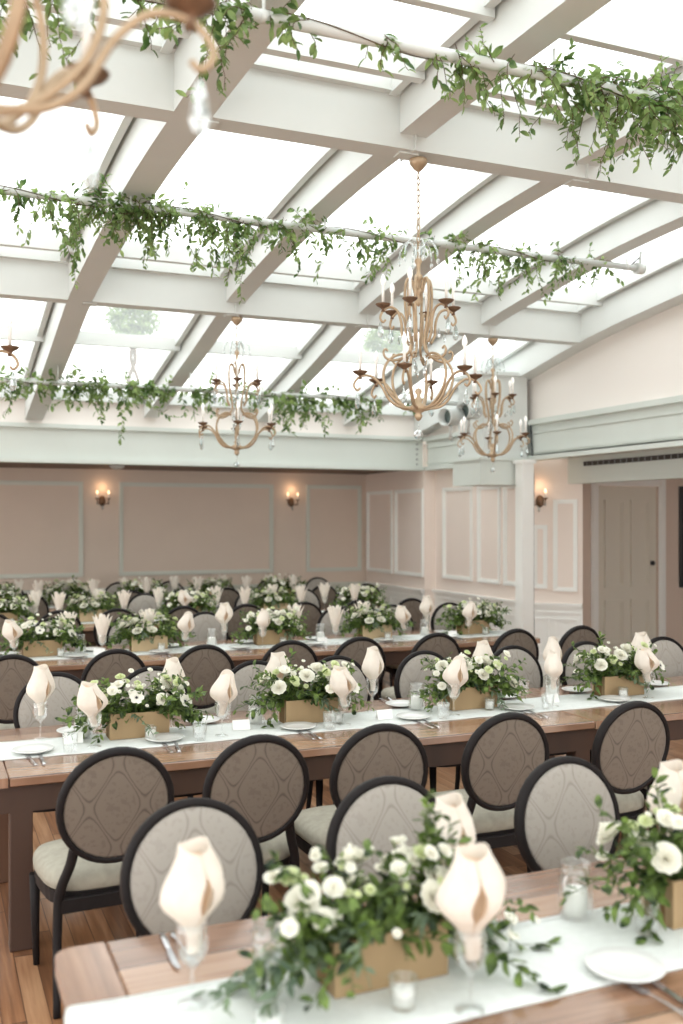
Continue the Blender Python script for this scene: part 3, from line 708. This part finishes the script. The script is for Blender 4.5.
# ------------------------------------------------------------------ chair
def make_chair():
    o = empty('dining_chair', (0, 0, 0))
    # seat cushion: rounded slab by superellipse rings
    def seat_ring(s, z, grow=0):
        pts = []
        for k in range(32):
            a = 2 * PI * k / 32; c, sn = math.cos(a), math.sin(a)
            x = math.copysign(abs(c) ** .55, c); y = math.copysign(abs(sn) ** .55, sn)
            w = .225 + .03 * (y + 1) / 2
            pts.append((x * w * s, .02 + y * .235 * s, z))
        return pts
    b = MB(); vs = []; prof = [(.93, .425), (.99, .435), (1.0, .46), (.985, .482), (.93, .5), (.8, .512), (.5, .522), (.2, .525)]
    for s, z in prof: vs += seat_ring(s, z)
    fs = [(i * 32 + k, i * 32 + (k + 1) % 32, (i + 1) * 32 + (k + 1) % 32, (i + 1) * 32 + k) for i in range(len(prof) - 1) for k in range(32)]
    fs += [tuple(range(32))[::-1], tuple(range(7 * 32, 8 * 32))]
    b.add(vs, fs, True); b.build('seat', M_seat, o)
    b = MB(); vs = seat_ring(.96, .375) + seat_ring(.98, .428)
    b.add(vs, [(k, (k + 1) % 32, 32 + (k + 1) % 32, 32 + k) for k in range(32)] + [tuple(range(32))[::-1], tuple(range(32, 64))], False)
    b.build('seat_frame', M_frame, o)
    # oval back, tilted
    tilt = math.radians(9); T = Matrix.Translation((0, -.262, .555)) @ Matrix.Rotation(tilt, 4, 'X')   # origin at oval bottom
    hw, hh = .21, .215; cz = hh
    b = MB()
    pts = [(hw * math.cos(a), 0, cz + hh * math.sin(a)) for a in [2 * PI * k / 40 for k in range(41)]]
    # frame as rounded square section ring
    vs = []; sec = [(-.012, -.018), (-.012, .018), (-.005, .022), (.008, .02), (.013, .01), (.013, -.01), (.008, -.02), (-.005, -.022)]
    for k in range(40):
        a = 2 * PI * k / 40; e = Vector((math.cos(a) / hw, 0, math.sin(a) / hh)).normalized()
        for r, yy in sec: vs.append((hw * math.cos(a) + e.x * r, yy, cz + hh * math.sin(a) + e.z * r))
    ns = len(sec)
    fs = [(k * ns + j, k * ns + (j + 1) % ns, ((k + 1) % 40) * ns + (j + 1) % ns, ((k + 1) % 40) * ns + j) for k in range(40) for j in range(ns)]
    b.add(vs, fs, True); b.xform(T).build('back_frame', M_frame, o)
    def pad(ysgn, name, m, bulge):
        b = MB(); vs = [(0, ysgn * (.012 + bulge), cz)]; rr = (.35, .65, .85, .95, .985)
        for q in rr:
            for k in range(32):
                a = 2 * PI * k / 32; vs.append((hw * .955 * q * math.cos(a), ysgn * (.012 + bulge * math.sqrt(max(0, 1 - q * q))), cz + hh * .955 * q * math.sin(a)))
        fs = [(0, 1 + k, 1 + (k + 1) % 32) for k in range(32)]
        fs += [(1 + i * 32 + k, 1 + (i + 1) * 32 + k, 1 + (i + 1) * 32 + (k + 1) % 32, 1 + i * 32 + (k + 1) % 32) for i in range(4) for k in range(32)]
        n0 = len(vs); vs += [(v[0], 0, v[2]) for v in vs[-32:]]
        fs += [(n0 - 32 + k, n0 + k, n0 + (k + 1) % 32, n0 - 32 + (k + 1) % 32) for k in range(32)] + [tuple(n0 + k for k in range(32))]
        if ysgn > 0: fs = [f[::-1] for f in fs]
        b.add(vs, fs, True); return b.xform(T).build(name, m, o)
    p1 = pad(-1, 'back_panel', M_backout, .012); p1['label'] = 'brown damask outer face'
    p2 = pad(1, 'backrest', M_backin, .03); p2['label'] = 'pale grey damask inner pad'
    # rear legs run up into the oval
    for s in (-1, 1):
        pts = bez([(s * .215, -.275, 0), (s * .208, -.235, .2), (s * .2, -.212, .38), (s * .19, -.222, .46), (s * .162, -.25, .55), (s * .15, -.27, .62)], 5)
        n = len(pts); rad = [.014 + .006 * min(1, i / (n * .5)) for i in range(n)]
        MB().tube(pts, rad, 8).build('leg', M_frame, o)
        MB().tube([(s * .215, .215, 0), (s * .22, .218, .2), (s * .222, .215, .38)], [.013, .018, .023], 8).build('leg', M_frame, o)
    b = MB(); b.box(-.195, .195, -.228, -.2, .36, .415, .004); b.build('back_rail', M_frame, o)
    return o
CH = Proto(make_chair())
def chair(x, y, rz_, t, side, n, total_lab=None, extra=''):
    x += 0
    lab = 'oval-back chair, %s from the left on the %s side of the %s table' % (ORD[n], side, TN[t]) if not total_lab else total_lab
    look = 'brown-backed' if side == 'near' else 'pale grey'
    CH.put((x, y, 0), rz_, look + ' ' + lab, 'chair', 'oval-back chairs on the %s side of the %s table' % (side, TN[t]))
# near side (backs to camera): back plane at Y -> origin = Y + .29
def row_near(t, yb, us_, rots=None):
    for k, u in enumerate(us_): chair(X_at(u, yb), yb + .29, (rots[k] if rots else R.uniform(-.05, .05)), t, 'near', k + 1)
def row_far(t, yb, us_, rots=None):
    for k, u in enumerate(us_): chair(X_at(u, yb), yb - .29, PI + (rots[k] if rots else R.uniform(-.05, .05)), t, 'far', k + 1)
row_far(1, 2.93, [197, 390, 571], [.03, .0, .03])
row_near(2, 3.77, [112, 255, 381, 505, 629, 735], [.05, .02, -.03, 0, .03, 0])
row_far(2, 5.68, [55, 152, 255, 338, 426, 515, 588, 664])
row_near(3, 6.6, [10, 113, 204, 290, 357, 435, 513, 577])
row_far(3, 8.88, [54, 130, 207, 272, 338, 395, 450])
row_near(4, 9.6, [-10, 60, 117, 182, 246, 304, 356, 410])
row_far(4, 11.38, [15, 85, 144, 200, 251, 305, 350])
row_near(5, 11.98, [30, 78, 131, 180, 226, 276, 323, 366])
row_far(5, 13.5, [10, 66, 120, 170, 222, 270, 318])

# ------------------------------------------------------------------ flowers
def petal_cup(b, c, ax, r, layers, m=None):
    """rose-like bloom of cupped petals around axis ax"""
    ax = Vector(ax).normalized(); s = ax.orthogonal().normalized(); w = ax.cross(s)
    for li in range(layers):
        f = (li + 1) / layers; n = 3 + li * 2
        for k in range(n):
            a = 2 * PI * (k + .5 * li + R.uniform(-.15, .15)) / n; d = s * math.cos(a) + w * math.sin(a); tng = ax.cross(d)
            rr = r * f; open_ = .25 + .75 * f; vs = []
            for i in range(4):
                t = i / 3
                for j in range(4):
                    q = (j / 3 - .5) * 2
                    rad = rr * (.25 + .75 * math.sin(t * PI * .5 * open_) ) * (1 - .12 * q * q); hgt = r * (1.0 - .55 * f) * (t ** 1.3) * 1.3 - r * .25 * f * t * t - .12 * r * q * q * t
                    wd = rr * (.45 + .5 * math.sin(t * PI * .75))
                    vs.append(Vector(c) + d * rad * (.2 + .8 * t if li else .3) + tng * q * wd * .75 + ax * (hgt + r * .1) + w * r * .05 * math.sin(7 * a + 3 * q + li))
            fs = [(i * 4 + j, i * 4 + j + 1, (i + 1) * 4 + j + 1, (i + 1) * 4 + j) for i in range(3) for j in range(3)]
            b.add(vs, fs, True)
def anemone(bp, be, c, ax, r):
    ax = Vector(ax).normalized(); s = ax.orthogonal().normalized(); w = ax.cross(s); c = Vector(c)
    for ring_, n in ((1, 6), (.85, 6)):
        for k in range(n):
            a = 2 * PI * (k + (0 if ring_ == 1 else .5)) / n; d = s * math.cos(a) + w * math.sin(a); tng = ax.cross(d); vs = []
            for i in range(4):
                t = i / 3
                for q in (-1, 0, 1):
                    vs.append(c + d * r * ring_ * (.12 + .88 * t) + tng * q * r * .38 * math.sin(PI * (.15 + .62 * t)) + ax * (r * (.12 + .25 * t * t) + abs(q) * r * .06))
            bp.add(vs, [(i * 3 + j, i * 3 + j + 1, (i + 1) * 3 + j + 1, (i + 1) * 3 + j) for i in range(3) for j in range(2)], True)
    mm = Matrix.Translation(c + ax * r * .12) @ ax.to_track_quat('Z', 'Y').to_matrix().to_4x4()
    q = MB().lathe([(0, .2 * r), (.13 * r, .17 * r), (.2 * r, .06 * r), (.17 * r, 0)], 10).xform(mm); be.add(q.v, q.f, True)
    for k in range(14):
        a = 2 * PI * k / 14; d = s * math.cos(a) + w * math.sin(a); q = MB().lathe([(0, -.03 * r), (.035 * r, 0), (0, .03 * r)], 5, tuple(c + d * r * .3 + ax * r * .26)); be.add(q.v, q.f, True)
def make_centre(seed, spread=.30, nspray=46, tall=False, roses=4, anem=1, n_small=26, grey=6):
    global R
    keep = R; R = random.Random(seed)
    o = empty('flower_box_arrangement', (0, 0, 0))
    b = MB(); L, Wd, H, th = .148, .062, .125, .010
    b.box(-L, L, -Wd, -Wd + th, 0, H); b.box(-L, L, Wd - th, Wd, 0, H); b.box(-L, -L + th, -Wd + th, Wd - th, 0, H); b.box(L - th, L, -Wd + th, Wd - th, 0, H); b.box(-L + th, L - th, -Wd + th, Wd - th, 0, .01)
    b.build('planter_box', M_box, o)
    MB().box(-L + th, L - th, -Wd + th, Wd - th, .01, H - .015).build('floral_foam', M_stem, o)
    bl, bs, bg = MB(), MB(), MB()
    for k in range(nspray):
        t = R.uniform(-1, 1); p = (t * L * .9, R.uniform(-.04, .04), H - .02)
        a = R.uniform(-1, 1); el = R.uniform(.35, 1.8)
        d = (t * 1.1 + R.gauss(0, .35), R.gauss(0, .65), el); Ls = R.uniform(.1, .22) + (.07 if abs(t) > .6 else 0)
        spray(bl, bs, p, d, Ls, int(Ls / .0145), .026, .048, .26, .5)
    for s in (-1, 1):      # long trailing sprays off each end
        for k in range(4):
            spray(bl, bs, (s * L * .8, R.uniform(-.04, .04), H), (s, R.gauss(0, .5), R.uniform(.05, .5)), R.uniform(.2, spread), 15, .027, .055, .62, .3)
    for k in range(grey):
        spray(bg, bs, (R.uniform(-L, L) * .9, R.uniform(-.04, .04), H), (R.gauss(0, 1), R.gauss(0, 1), R.uniform(0, .9)), R.uniform(.16, .28), 16, .018, .045, .6, .4)
    if tall:
        for k in range(3): spray(bl, bs, (.12 + k * .012, .01 * k, H), (.08, .0, 1), .29 - .05 * k, 70, .016, .03, .0, .05)
        for k in range(5): spray(bl, bs, (L * .9, -.03 + k * .02, H * .7), (1, -.5 + .3 * k, .12), R.uniform(.28, .4), 22, .032, .06, .42, .3)
        for k in range(4): spray(bg, bs, (-L * .9, -.04 + k * .02, H * .8), (-1, -.3 + .2 * k, .15), R.uniform(.26, .36), 22, .024, .055, .5, .3)
        b = MB()
        for k in range(16): petal_cup(b, (L + .06 + R.uniform(0, .22), R.uniform(-.08, .09), R.uniform(.02, .09)), (.3, -.5, .7), R.uniform(.009, .016), 2)
        b.build('trailing_white_blossom', M_petal, o)['kind'] = 'stuff'
    for nm, bb, m in (('foliage', bl, M_leafA), ('stems', bs, M_stem), ('grey_foliage', bg, M_leafC)): 
        bb.v = [(x, y, z if z > .01 else .004 + .006 * (math.sin(x * 90) * .5 + .5)) for x, y, z in bb.v]
        if bb.v: bb.build(nm, m, o)
    spots = []
    def spot(minr):
        for _ in range(60):
            t = R.uniform(-1, 1); a = R.uniform(-1, 1)
            p = Vector((t * (L + .07), a * .12, H + .01 + .115 * math.sqrt(max(.05, 1 - .6 * t * t)) * math.sqrt(max(.05, 1 - .8 * a * a)) + R.uniform(-.035, .03)))
            if all((p - q).length > minr for q in spots): break
        spots.append(p); return p
    for k in range(roses):
        p = spot(.085); ax = Vector((p.x * 2, p.y * 5 - .25, .55)).normalized(); b = MB(); petal_cup(b, p, ax, R.uniform(.034, .046) * (1.35 if tall and k == 0 else 1), 5); b.build('white_rose', M_petal, o)
    for k in range(anem):
        p = spot(.08); ax = Vector((p.x * 2, -.8, .5)).normalized(); bp, be = MB(), MB(); anemone(bp, be, p + Vector((0, -.03, .01)), ax, .036); f = bp.build('anemone', M_petal, o); be.build('flower_eye', M_eye, f)
    b = MB(); b2 = MB()
    for k in range(n_small):
        p = spot(.028); q = p + Vector((R.gauss(0, .035), R.gauss(0, .035), R.uniform(-.03, .06))); petal_cup(b if k % 3 else b2, q, (p.x * 2, p.y * 4 - .6, .8), R.choice((.009, .011, .014, .02, .026)), 3)
    f = b.build('small_white_blossom', M_petal, o); f['kind'] = 'stuff'
    f = b2.build('green_bud', M_petalg, o); f['kind'] = 'stuff'
    R = keep
    return o
CEN = [Proto(make_centre(11, .34, 70, True, 6, 0, 44, 10)), Proto(make_centre(23, .28, 66, False, 5, 2, 44, 4)), Proto(make_centre(37, .3, 66, False, 7, 1, 50, 8)), Proto(make_centre(51, .3, 60, False, 8, 1, 56, 3))]
TZ = TH + .0062
CX = {1: [1.0, 1.97], 2: [.98, 1.9, 2.9, 3.96], 3: [.85, 1.7, 2.78, 3.77, 4.80], 4: [.72, 1.64, 2.68, 3.68, 4.75], 5: [.75, 1.63, 2.58, 3.5, 4.5]}
CYC = {1: 2.13, 2: 4.97, 3: 8.17, 4: 10.73, 5: 12.8}
for t in CX:
    for k, x in enumerate(CX[t]):
        v = 0 if (t == 1 and k == 0) else (1 if (t, k) in ((2, 0),) else R.choice((1, 2, 3)))
        if (t, k) == (1, 1): v = 3
        pos = ('leftmost' if k == 0 else ('rightmost' if t == 1 else ORD[k + 1] + ' from left'))
        CEN[v].put((x, CYC[t], TZ), (R.uniform(-.06, .06) + (PI if (k % 2 and t > 2) else 0)) if t > 1 else .03, 'wooden box of white flowers and greenery on the %s table, %s' % (TN[t], pos), 'flower arrangement', 'flower boxes on the %s table' % TN[t])

# ------------------------------------------------------------------ tableware
def make_plate():
    o = empty('bread_plate', (0, 0, 0))
    MB().lathe([(0, .003), (.05, .003), (.055, 0), (.06, .003), (.092, .014), (.095, .016), (.093, .018), (.06, .008), (.05, .006), (0, .006)], 32).build('plate_dish', M_china, o); return o
def lone(bm_, name, m): return bm_.build(name, m)
PL = Proto(MB().lathe([(0, .003), (.05, .003), (.055, 0), (.06, .003), (.092, .014), (.095, .016), (.093, .018), (.06, .008), (.05, .006), (0, .006)], 32).build('bread_plate', M_china))
def make_fork():
    b = MB(); b.tube(bez([(0, -.1, .004), (0, -.04, .006), (0, .03, .007), (0, .06, .004)]), [.0075, .0085, .009, .007, .006, .005, .0045, .004, .004, .004, .0035, .003, .003, .003, .003, .003, .003, .003, .004], 6, flat=.35)
    b.box(-.011, .011, .058, .075, .002, .005)
    for k in range(4): b.box(-.011 + k * .0063, -.011 + k * .0063 + .003, .075, .105, .002, .004)
    return b.build('fork', M_silver)
def make_knife():
    b = MB(); b.tube([(0, -.105, .005), (0, -.07, .006), (0, .0, .005)], [.0075, .008, .006], 6, flat=.5)
    b.prism([(-.006, 0), (.006, 0), (.0085, .03), (.009, .08), (.004, .105), (-.006, .11)], .003, .005)
    return b.build('table_knife', M_silver)
FK, KN = Proto(make_fork()), Proto(make_knife())
GB = Proto(MB().lathe([(0, .004), (.032, .003), (.033, 0), (.034, .003), (.006, .008), (.0045, .02), (.0045, .075), (.01, .085), (.03, .105), (.037, .13), (.036, .165), (.034, .185), (.0328, .185), (.0345, .165), (.0355, .13), (.028, .108), (.008, .09), (0, .088)], 20).build('water_goblet', M_glass))
TU = Proto(MB().lathe([(0, .0), (.028, .0), (.032, .004), (.036, .085), (.0345, .085), (.031, .01), (0, .01)], 20).build('glass_tumbler', M_glass))
def make_votive():
    o = empty('votive_candle', (0, 0, 0))
    MB().lathe([(0, 0), (.027, 0), (.029, .004), (.034, .068), (.0325, .068), (.027, .008), (0, .008)], 18).build('glass_holder', M_glass, o)
    MB().lathe([(0, .009), (.023, .009), (.0235, .042), (.021, .046), (0, .045)], 14).build('wax_candle', M_wax, o)
    MB().tube([(0, 0, .045), (.001, 0, .054)], .001, 5).build('wick', M_ink, o); return o
def make_jar():
    o = empty('candle_jar', (0, 0, 0))
    MB().lathe([(0, 0), (.044, 0), (.048, .006), (.048, .1), (.04, .115), (.039, .125), (.042, .127), (.042, .131), (.039, .133), (.039, .143), (.0415, .146), (.039, .149), (.037, .149), (.037, .117), (.045, .1), (.045, .01), (0, .008)], 24).build('glass_jar', M_glass, o)
    MB().lathe([(0, .009), (.032, .009), (.032, .072), (.03, .077), (0, .075)], 18).build('wax_candle', M_wax, o)
    MB().tube([(0, 0, .075), (.001, 0, .086)], .0012, 5).build('wick', M_ink, o); return o
VO, JA = Proto(make_votive()), Proto(make_jar())
def sheet(fn, nu, nv, name, m):
    b = MB(); vs = [fn(i / nu, j / nv) for i in range(nu + 1) for j in range(nv + 1)]
    b.add(vs, [(i * (nv + 1) + j, (i + 1) * (nv + 1) + j, (i + 1) * (nv + 1) + j + 1, i * (nv + 1) + j + 1) for i in range(nu) for j in range(nv)], True)
    o = b.build(name, m)
    return o
def napkin_bud(seed, lean=0, base=.115, wid=.046, tall=.25):
    """napkin rolled into a calla bud: narrow foot in the goblet, folded shoulders, pointed tip, slit mouth towards -Y"""
    q = random.Random(seed); b = MB(); n = 7
    def ss(x): x = min(1, max(0, x)); return x * x * (3 - 2 * x)
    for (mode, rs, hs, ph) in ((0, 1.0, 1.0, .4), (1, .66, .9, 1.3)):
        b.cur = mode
        nu, nv = 35, 14; vs = []
        for i in range(nu + 1):
            s_ = i / nu
            for j in range(nv + 1):
                t = j / nv
                g = (.03 + .26 * ss((t - .4) / .15) * (1 - ss((t - .6) / .2))) if mode == 0 else .5
                a0, a1 = -PI / 2 + g, PI * 1.5 - g * .8
                a = a0 + (a1 - a0) * s_; back = .5 + .5 * math.sin(a)
                top = base + tall * hs * (.93 + .07 * back ** 1.3 + .03 * math.sin(2 * a + ph + seed))
                z = base + (top - base) * t
                bump = ss((t - .2) / .34) * (1 - .9 * ss((t - .54) / .5))
                r = (.014 + .012 * t + wid * bump) * rs
                m_ = (a + ph + t * .7) % (2 * PI / n) - PI / n; r *= .5 + .5 * math.cos(PI / n) / math.cos(m_) if False else (1 - .09 * (1 - abs(m_) / (PI / n)) * bump * 1.2)
                vs.append((r * math.cos(a) * (1.22 if mode == 0 else 1) + .006 * math.sin(9 * t + seed) + lean * (z - base) * .3, r * math.sin(a) * .88, z))
        b.add(vs, [(i * (nv + 1) + j, (i + 1) * (nv + 1) + j, (i + 1) * (nv + 1) + j + 1, i * (nv + 1) + j + 1) for i in range(nu) for j in range(nv)], True)
    return b.build('folded_napkin', [M_napkin, M_napkinshade])
def napkin_crown(seed):
    """napkin opening upwards in several pointed tips"""
    b = MB(); q = random.Random(seed)
    for layer in range(2):
        nu, nv = 40, 8; vs = []; n = 5 if layer == 0 else 4
        for i in range(nu + 1):
            a = 2 * PI * i / nu + layer * .5; tip = abs(math.cos(n * a / 2)) ** .8
            for j in range(nv + 1):
                t = j / nv; z = .1 + (.13 + .085 * tip + .02 * layer) * t
                r = (.012 + .042 * t ** .7 + .02 * t * t * tip) * (1 - .3 * layer); r *= 1 + .12 * math.cos(n * a) * t
                vs.append((r * math.cos(a), r * math.sin(a), z))
        b.add(vs, [(i * (nv + 1) + j, (i + 1) * (nv + 1) + j, (i + 1) * (nv + 1) + j + 1, i * (nv + 1) + j + 1) for i in range(nu) for j in range(nv)], True)
    return b.build('folded_napkin', M_napkin)
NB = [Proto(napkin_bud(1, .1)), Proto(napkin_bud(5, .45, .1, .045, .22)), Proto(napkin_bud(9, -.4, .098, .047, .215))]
NC = [Proto(napkin_crown(2))]
def make_card(txt='', name='place_card'):
    o = MB().add([(-.045, -.018, 0), (.045, -.018, 0), (.045, 0, .05), (-.045, 0, .05), (-.045, .018, 0), (.045, .018, 0), (-.045, -.016, 0), (.045, -.016, 0), (.045, 0, .047), (-.045, 0, .047), (-.045, .016, 0), (.045, .016, 0)],
               [(0, 1, 2, 3), (3, 2, 5, 4), (7, 6, 9, 8), (8, 9, 10, 11), (0, 6, 7, 1), (4, 5, 11, 10)]).build(name, M_card)
    return o
CD = Proto(make_card())
def setting(t, side, n, xp, xg, yp=None, yg=None, bud=None, silver=True, plate=True, facing=None, hi=None):
    y0, y1 = TABLEY[t]; yc = (y0 + y1) / 2
    where = '%s setting from left, %s side of the %s table' % (ORD[n], side, TN[t])
    yp = yp if yp is not None else (yc - .19 if side == 'near' else yc + .24)
    yg = yg if yg is not None else (yc - .13 if side == 'near' else yc + .17)
    # plate sits partly over the runner: keep it on the runner's height
    g = 'on the %s table' % TN[t]
    if plate: PL.put((xp, yp, TZ + .001), R.uniform(0, 6), 'white bread plate, ' + where, 'plate', 'bread plates ' + g)
    if silver:
        s = 1 if side == 'near' else -1; rot = (0 if side == 'near' else PI) + R.uniform(-.08, .08)
        FK.put((xp - .022, yp - s * .165, TH + .003), rot + .03, 'silver fork, ' + where, 'fork', 'forks ' + g)
        KN.put((xp + .022, yp - s * .17, TH + .003), rot - .08, 'silver knife, ' + where, 'knife', 'knives ' + g)
    GB.put((xg, yg, TZ), 0, 'clear stemmed goblet, ' + where, 'glass', 'goblets ' + g)
    bud = (t <= 2) if bud is None else bud
    P = NB[hi if hi is not None else (R.choice((1, 2)) if side == 'near' else 0)] if bud else NC[0]
    rot = facing if facing is not None else R.uniform(-.5, .9)
    P.put((xg, yg, TZ), rot, 'blush napkin folded in a goblet, ' + where, 'napkin', 'folded napkins ' + g)
# front table
setting(1, 'far', 1, .38, .55, 2.37, 2.17, silver=False, facing=.35, plate=False)
FK.put((.60, 2.46, TH + .003), PI + .04, 'silver fork lying left of the leftmost goblet on the front table', 'fork', 'forks on the front table')
KN.put((.565, 2.46, TH + .003), PI - .03, 'silver knife lying left of the leftmost goblet on the front table', 'knife', 'knives on the front table')
setting(1, 'far', 2, 1.2, 1.26, 2.42, 2.27, silver=False, plate=False, facing=.2)
setting(1, 'far', 3, 2.0, 2.05, 2.42, 2.33, silver=False, plate=False)
setting(1, 'near', 1, 1.55, 1.11, 1.92, 1.9, facing=-.2, hi=0)
GB.put((.70, 2.08, TZ), 0, 'empty clear goblet left of the front flower box', 'glass', 'goblets on the front table')
# second table
for k, (xp, xg) in enumerate(zip([.46, 1.08, 1.78, 2.45, 3.12, 3.8], [.74, 1.37, 2.04, 2.70, 3.36, 4.05])): setting(2, 'near', k + 1, xp, xg, 4.80, 4.80)
for k, (xp, xg) in enumerate(zip([.70, 1.36, 1.98, 2.55, 3.25, 3.78, 4.4], [.52, 1.18, 1.76, 2.33, 3.05, 3.55, 4.22])): setting(2, 'far', k + 1, xp, xg, 5.15, 5.08, silver=(k in (0, 1, 3, 4)))
# third
for k in range(7): setting(3, 'near', k + 1, .42 + .67 * k, .62 + .67 * k, 7.97, 7.97, bud=(k % 3 != 1))
for k in range(7): setting(3, 'far', k + 1, .60 + .66 * k, .40 + .66 * k, 8.3, 8.28, bud=(k % 3 == 0), silver=False)
for t in (4, 5):
    for k in range(7): setting(t, 'near', k + 1, .42 + .67 * k, .60 + .67 * k, silver=False, bud=(t == 4 and k == 3))
    for k in range(7): setting(t, 'far', k + 1, .60 + .66 * k, .40 + .66 * k, silver=False, bud=False)
# tumblers, votives, jars, cards
def extra(P, name, cat, grp, spots):
    for (t, x, y, lab) in spots: P.put((x, y, TZ), R.uniform(0, 6), lab, cat, grp)
extra(JA, 'jar', 'candle jar', 'glass candle jars', [(1, 1.64, 2.24, 'glass jar with a white candle between the two front flower boxes')] +
      [(2, x, 5.02, 'glass candle jar left of the %s flower box on the second table' % ORD[k + 1]) for k, x in enumerate((.72, 1.62, 2.58, 3.5))] +
      [(3, x, 8.2, 'glass candle jar right of the %s flower box on the third table' % ORD[k + 1]) for k, x in enumerate((1.15, 2.25, 3.25, 4.3))])
extra(VO, 'votive', 'votive candle', 'glass votive candles', [(1, .98, 1.97, 'glass votive candle in front of the front flower box'), (1, 1.33, 2.13, 'glass votive candle right of the front flower box'), (1, .66, 1.95, 'glass votive candle at the left end of the front table')] +
      [(2, x, 4.85, 'glass votive candle just in front of the %s flower box on the second table' % ORD[k + 1]) for k, x in enumerate((1.02, 2.02, 2.96, 3.9))] +
      [(3, x, 8.04, 'glass votive candle just in front of the %s flower box on the third table' % ORD[k + 1]) for k, x in enumerate((.98, 1.78, 2.84, 3.84, 4.86))] +
      [(4, x, 10.6, 'glass votive candle just in front of the %s flower box on the fourth table' % ORD[k + 1]) for k, x in enumerate((.8, 1.72, 2.76, 3.76, 4.8))])
extra(TU, 'tumbler', 'tumbler', 'glass tumblers', [(1, 1.75, 2.08, 'clear tumbler by the right flower box on the front table')] +
      [(2, x, 4.74, 'clear tumbler near the %s plate of the second table, near side' % ORD[k + 1]) for k, x in enumerate((.62, 1.24, 1.93, 2.6, 3.28))] +
      [(2, x, 5.2, 'clear tumbler near the %s plate of the second table, far side' % ORD[k + 1]) for k, x in enumerate((.85, 1.5, 2.13, 2.72, 3.42))])
for t, x, y, lab in ((2, .66, 4.93, 'white folded card beside the leftmost candle jar of the second table'), (2, 1.5, 4.9, 'white folded card between the first two flower boxes of the second table'), (2, 2.3, 4.86, 'white folded card right of the second flower box, second table'),
                 (2, 3.42, 4.9, 'white folded card between third and fourth flower boxes, second table'), (3, 1.28, 8.05, 'white folded card right of the first flower box, third table'), (3, 4.5, 8.03, 'white folded card left of the last flower box, third table'), (3, 3.2, 8.03, 'white folded card right of the third flower box, third table')):
    CD.put((x, y, TZ), R.uniform(-.2, .2), lab, 'place card', 'white folded cards')

# ------------------------------------------------------------------ light, world, camera
w = bpy.data.worlds.new('overcast'); bpy.context.scene.world = w; w.use_nodes = True
nt = w.node_tree; bg = nt.nodes['Background']
tc = nt.nodes.new('ShaderNodeTexCoord'); sp = nt.nodes.new('ShaderNodeSeparateXYZ'); nt.links.new(tc.outputs['Generated'], sp.inputs[0])
mr = nt.nodes.new('ShaderNodeMapRange'); mr.inputs[1].default_value = -.1; mr.inputs[2].default_value = .5; nt.links.new(sp.outputs[2], mr.inputs[0])
cr = nt.nodes.new('ShaderNodeMix'); cr.data_type = 'RGBA'; cr.inputs[6].default_value = (.9, .88, .85, 1); cr.inputs[7].default_value = (.97, 1, 1, 1)
nt.links.new(mr.outputs[0], cr.inputs[0]); nt.links.new(cr.outputs[2], bg.inputs[0]); bg.inputs['Strength'].default_value = 2.6
cd = bpy.data.cameras.new('camera'); cam = bpy.data.objects.new('camera', cd); C.objects.link(cam)
cam.location = (0, 0, CAMZ); cam.rotation_euler = (PI / 2, 0, -YAW)
cd.sensor_fit = 'HORIZONTAL'; cd.sensor_width = 24; cd.lens = 24 * F / 683; cd.shift_y = (HZ - 512) / 683; cd.clip_start = .05
cd.dof.use_dof = True; cd.dof.focus_distance = 5.2; cd.dof.aperture_fstop = 1.7
sc = bpy.context.scene; sc.camera = cam
sc.view_settings.view_transform = 'Standard'; sc.view_settings.look = 'None'; sc.view_settings.gamma = 1; sc.view_settings.use_curve_mapping = False
sc.view_settings.exposure = .13
sc.cycles.use_denoising = True; sc.cycles.max_bounces = 10; sc.cycles.diffuse_bounces = 5; sc.cycles.transparent_max_bounces = 24
sc.cycles.sample_clamp_indirect = 6
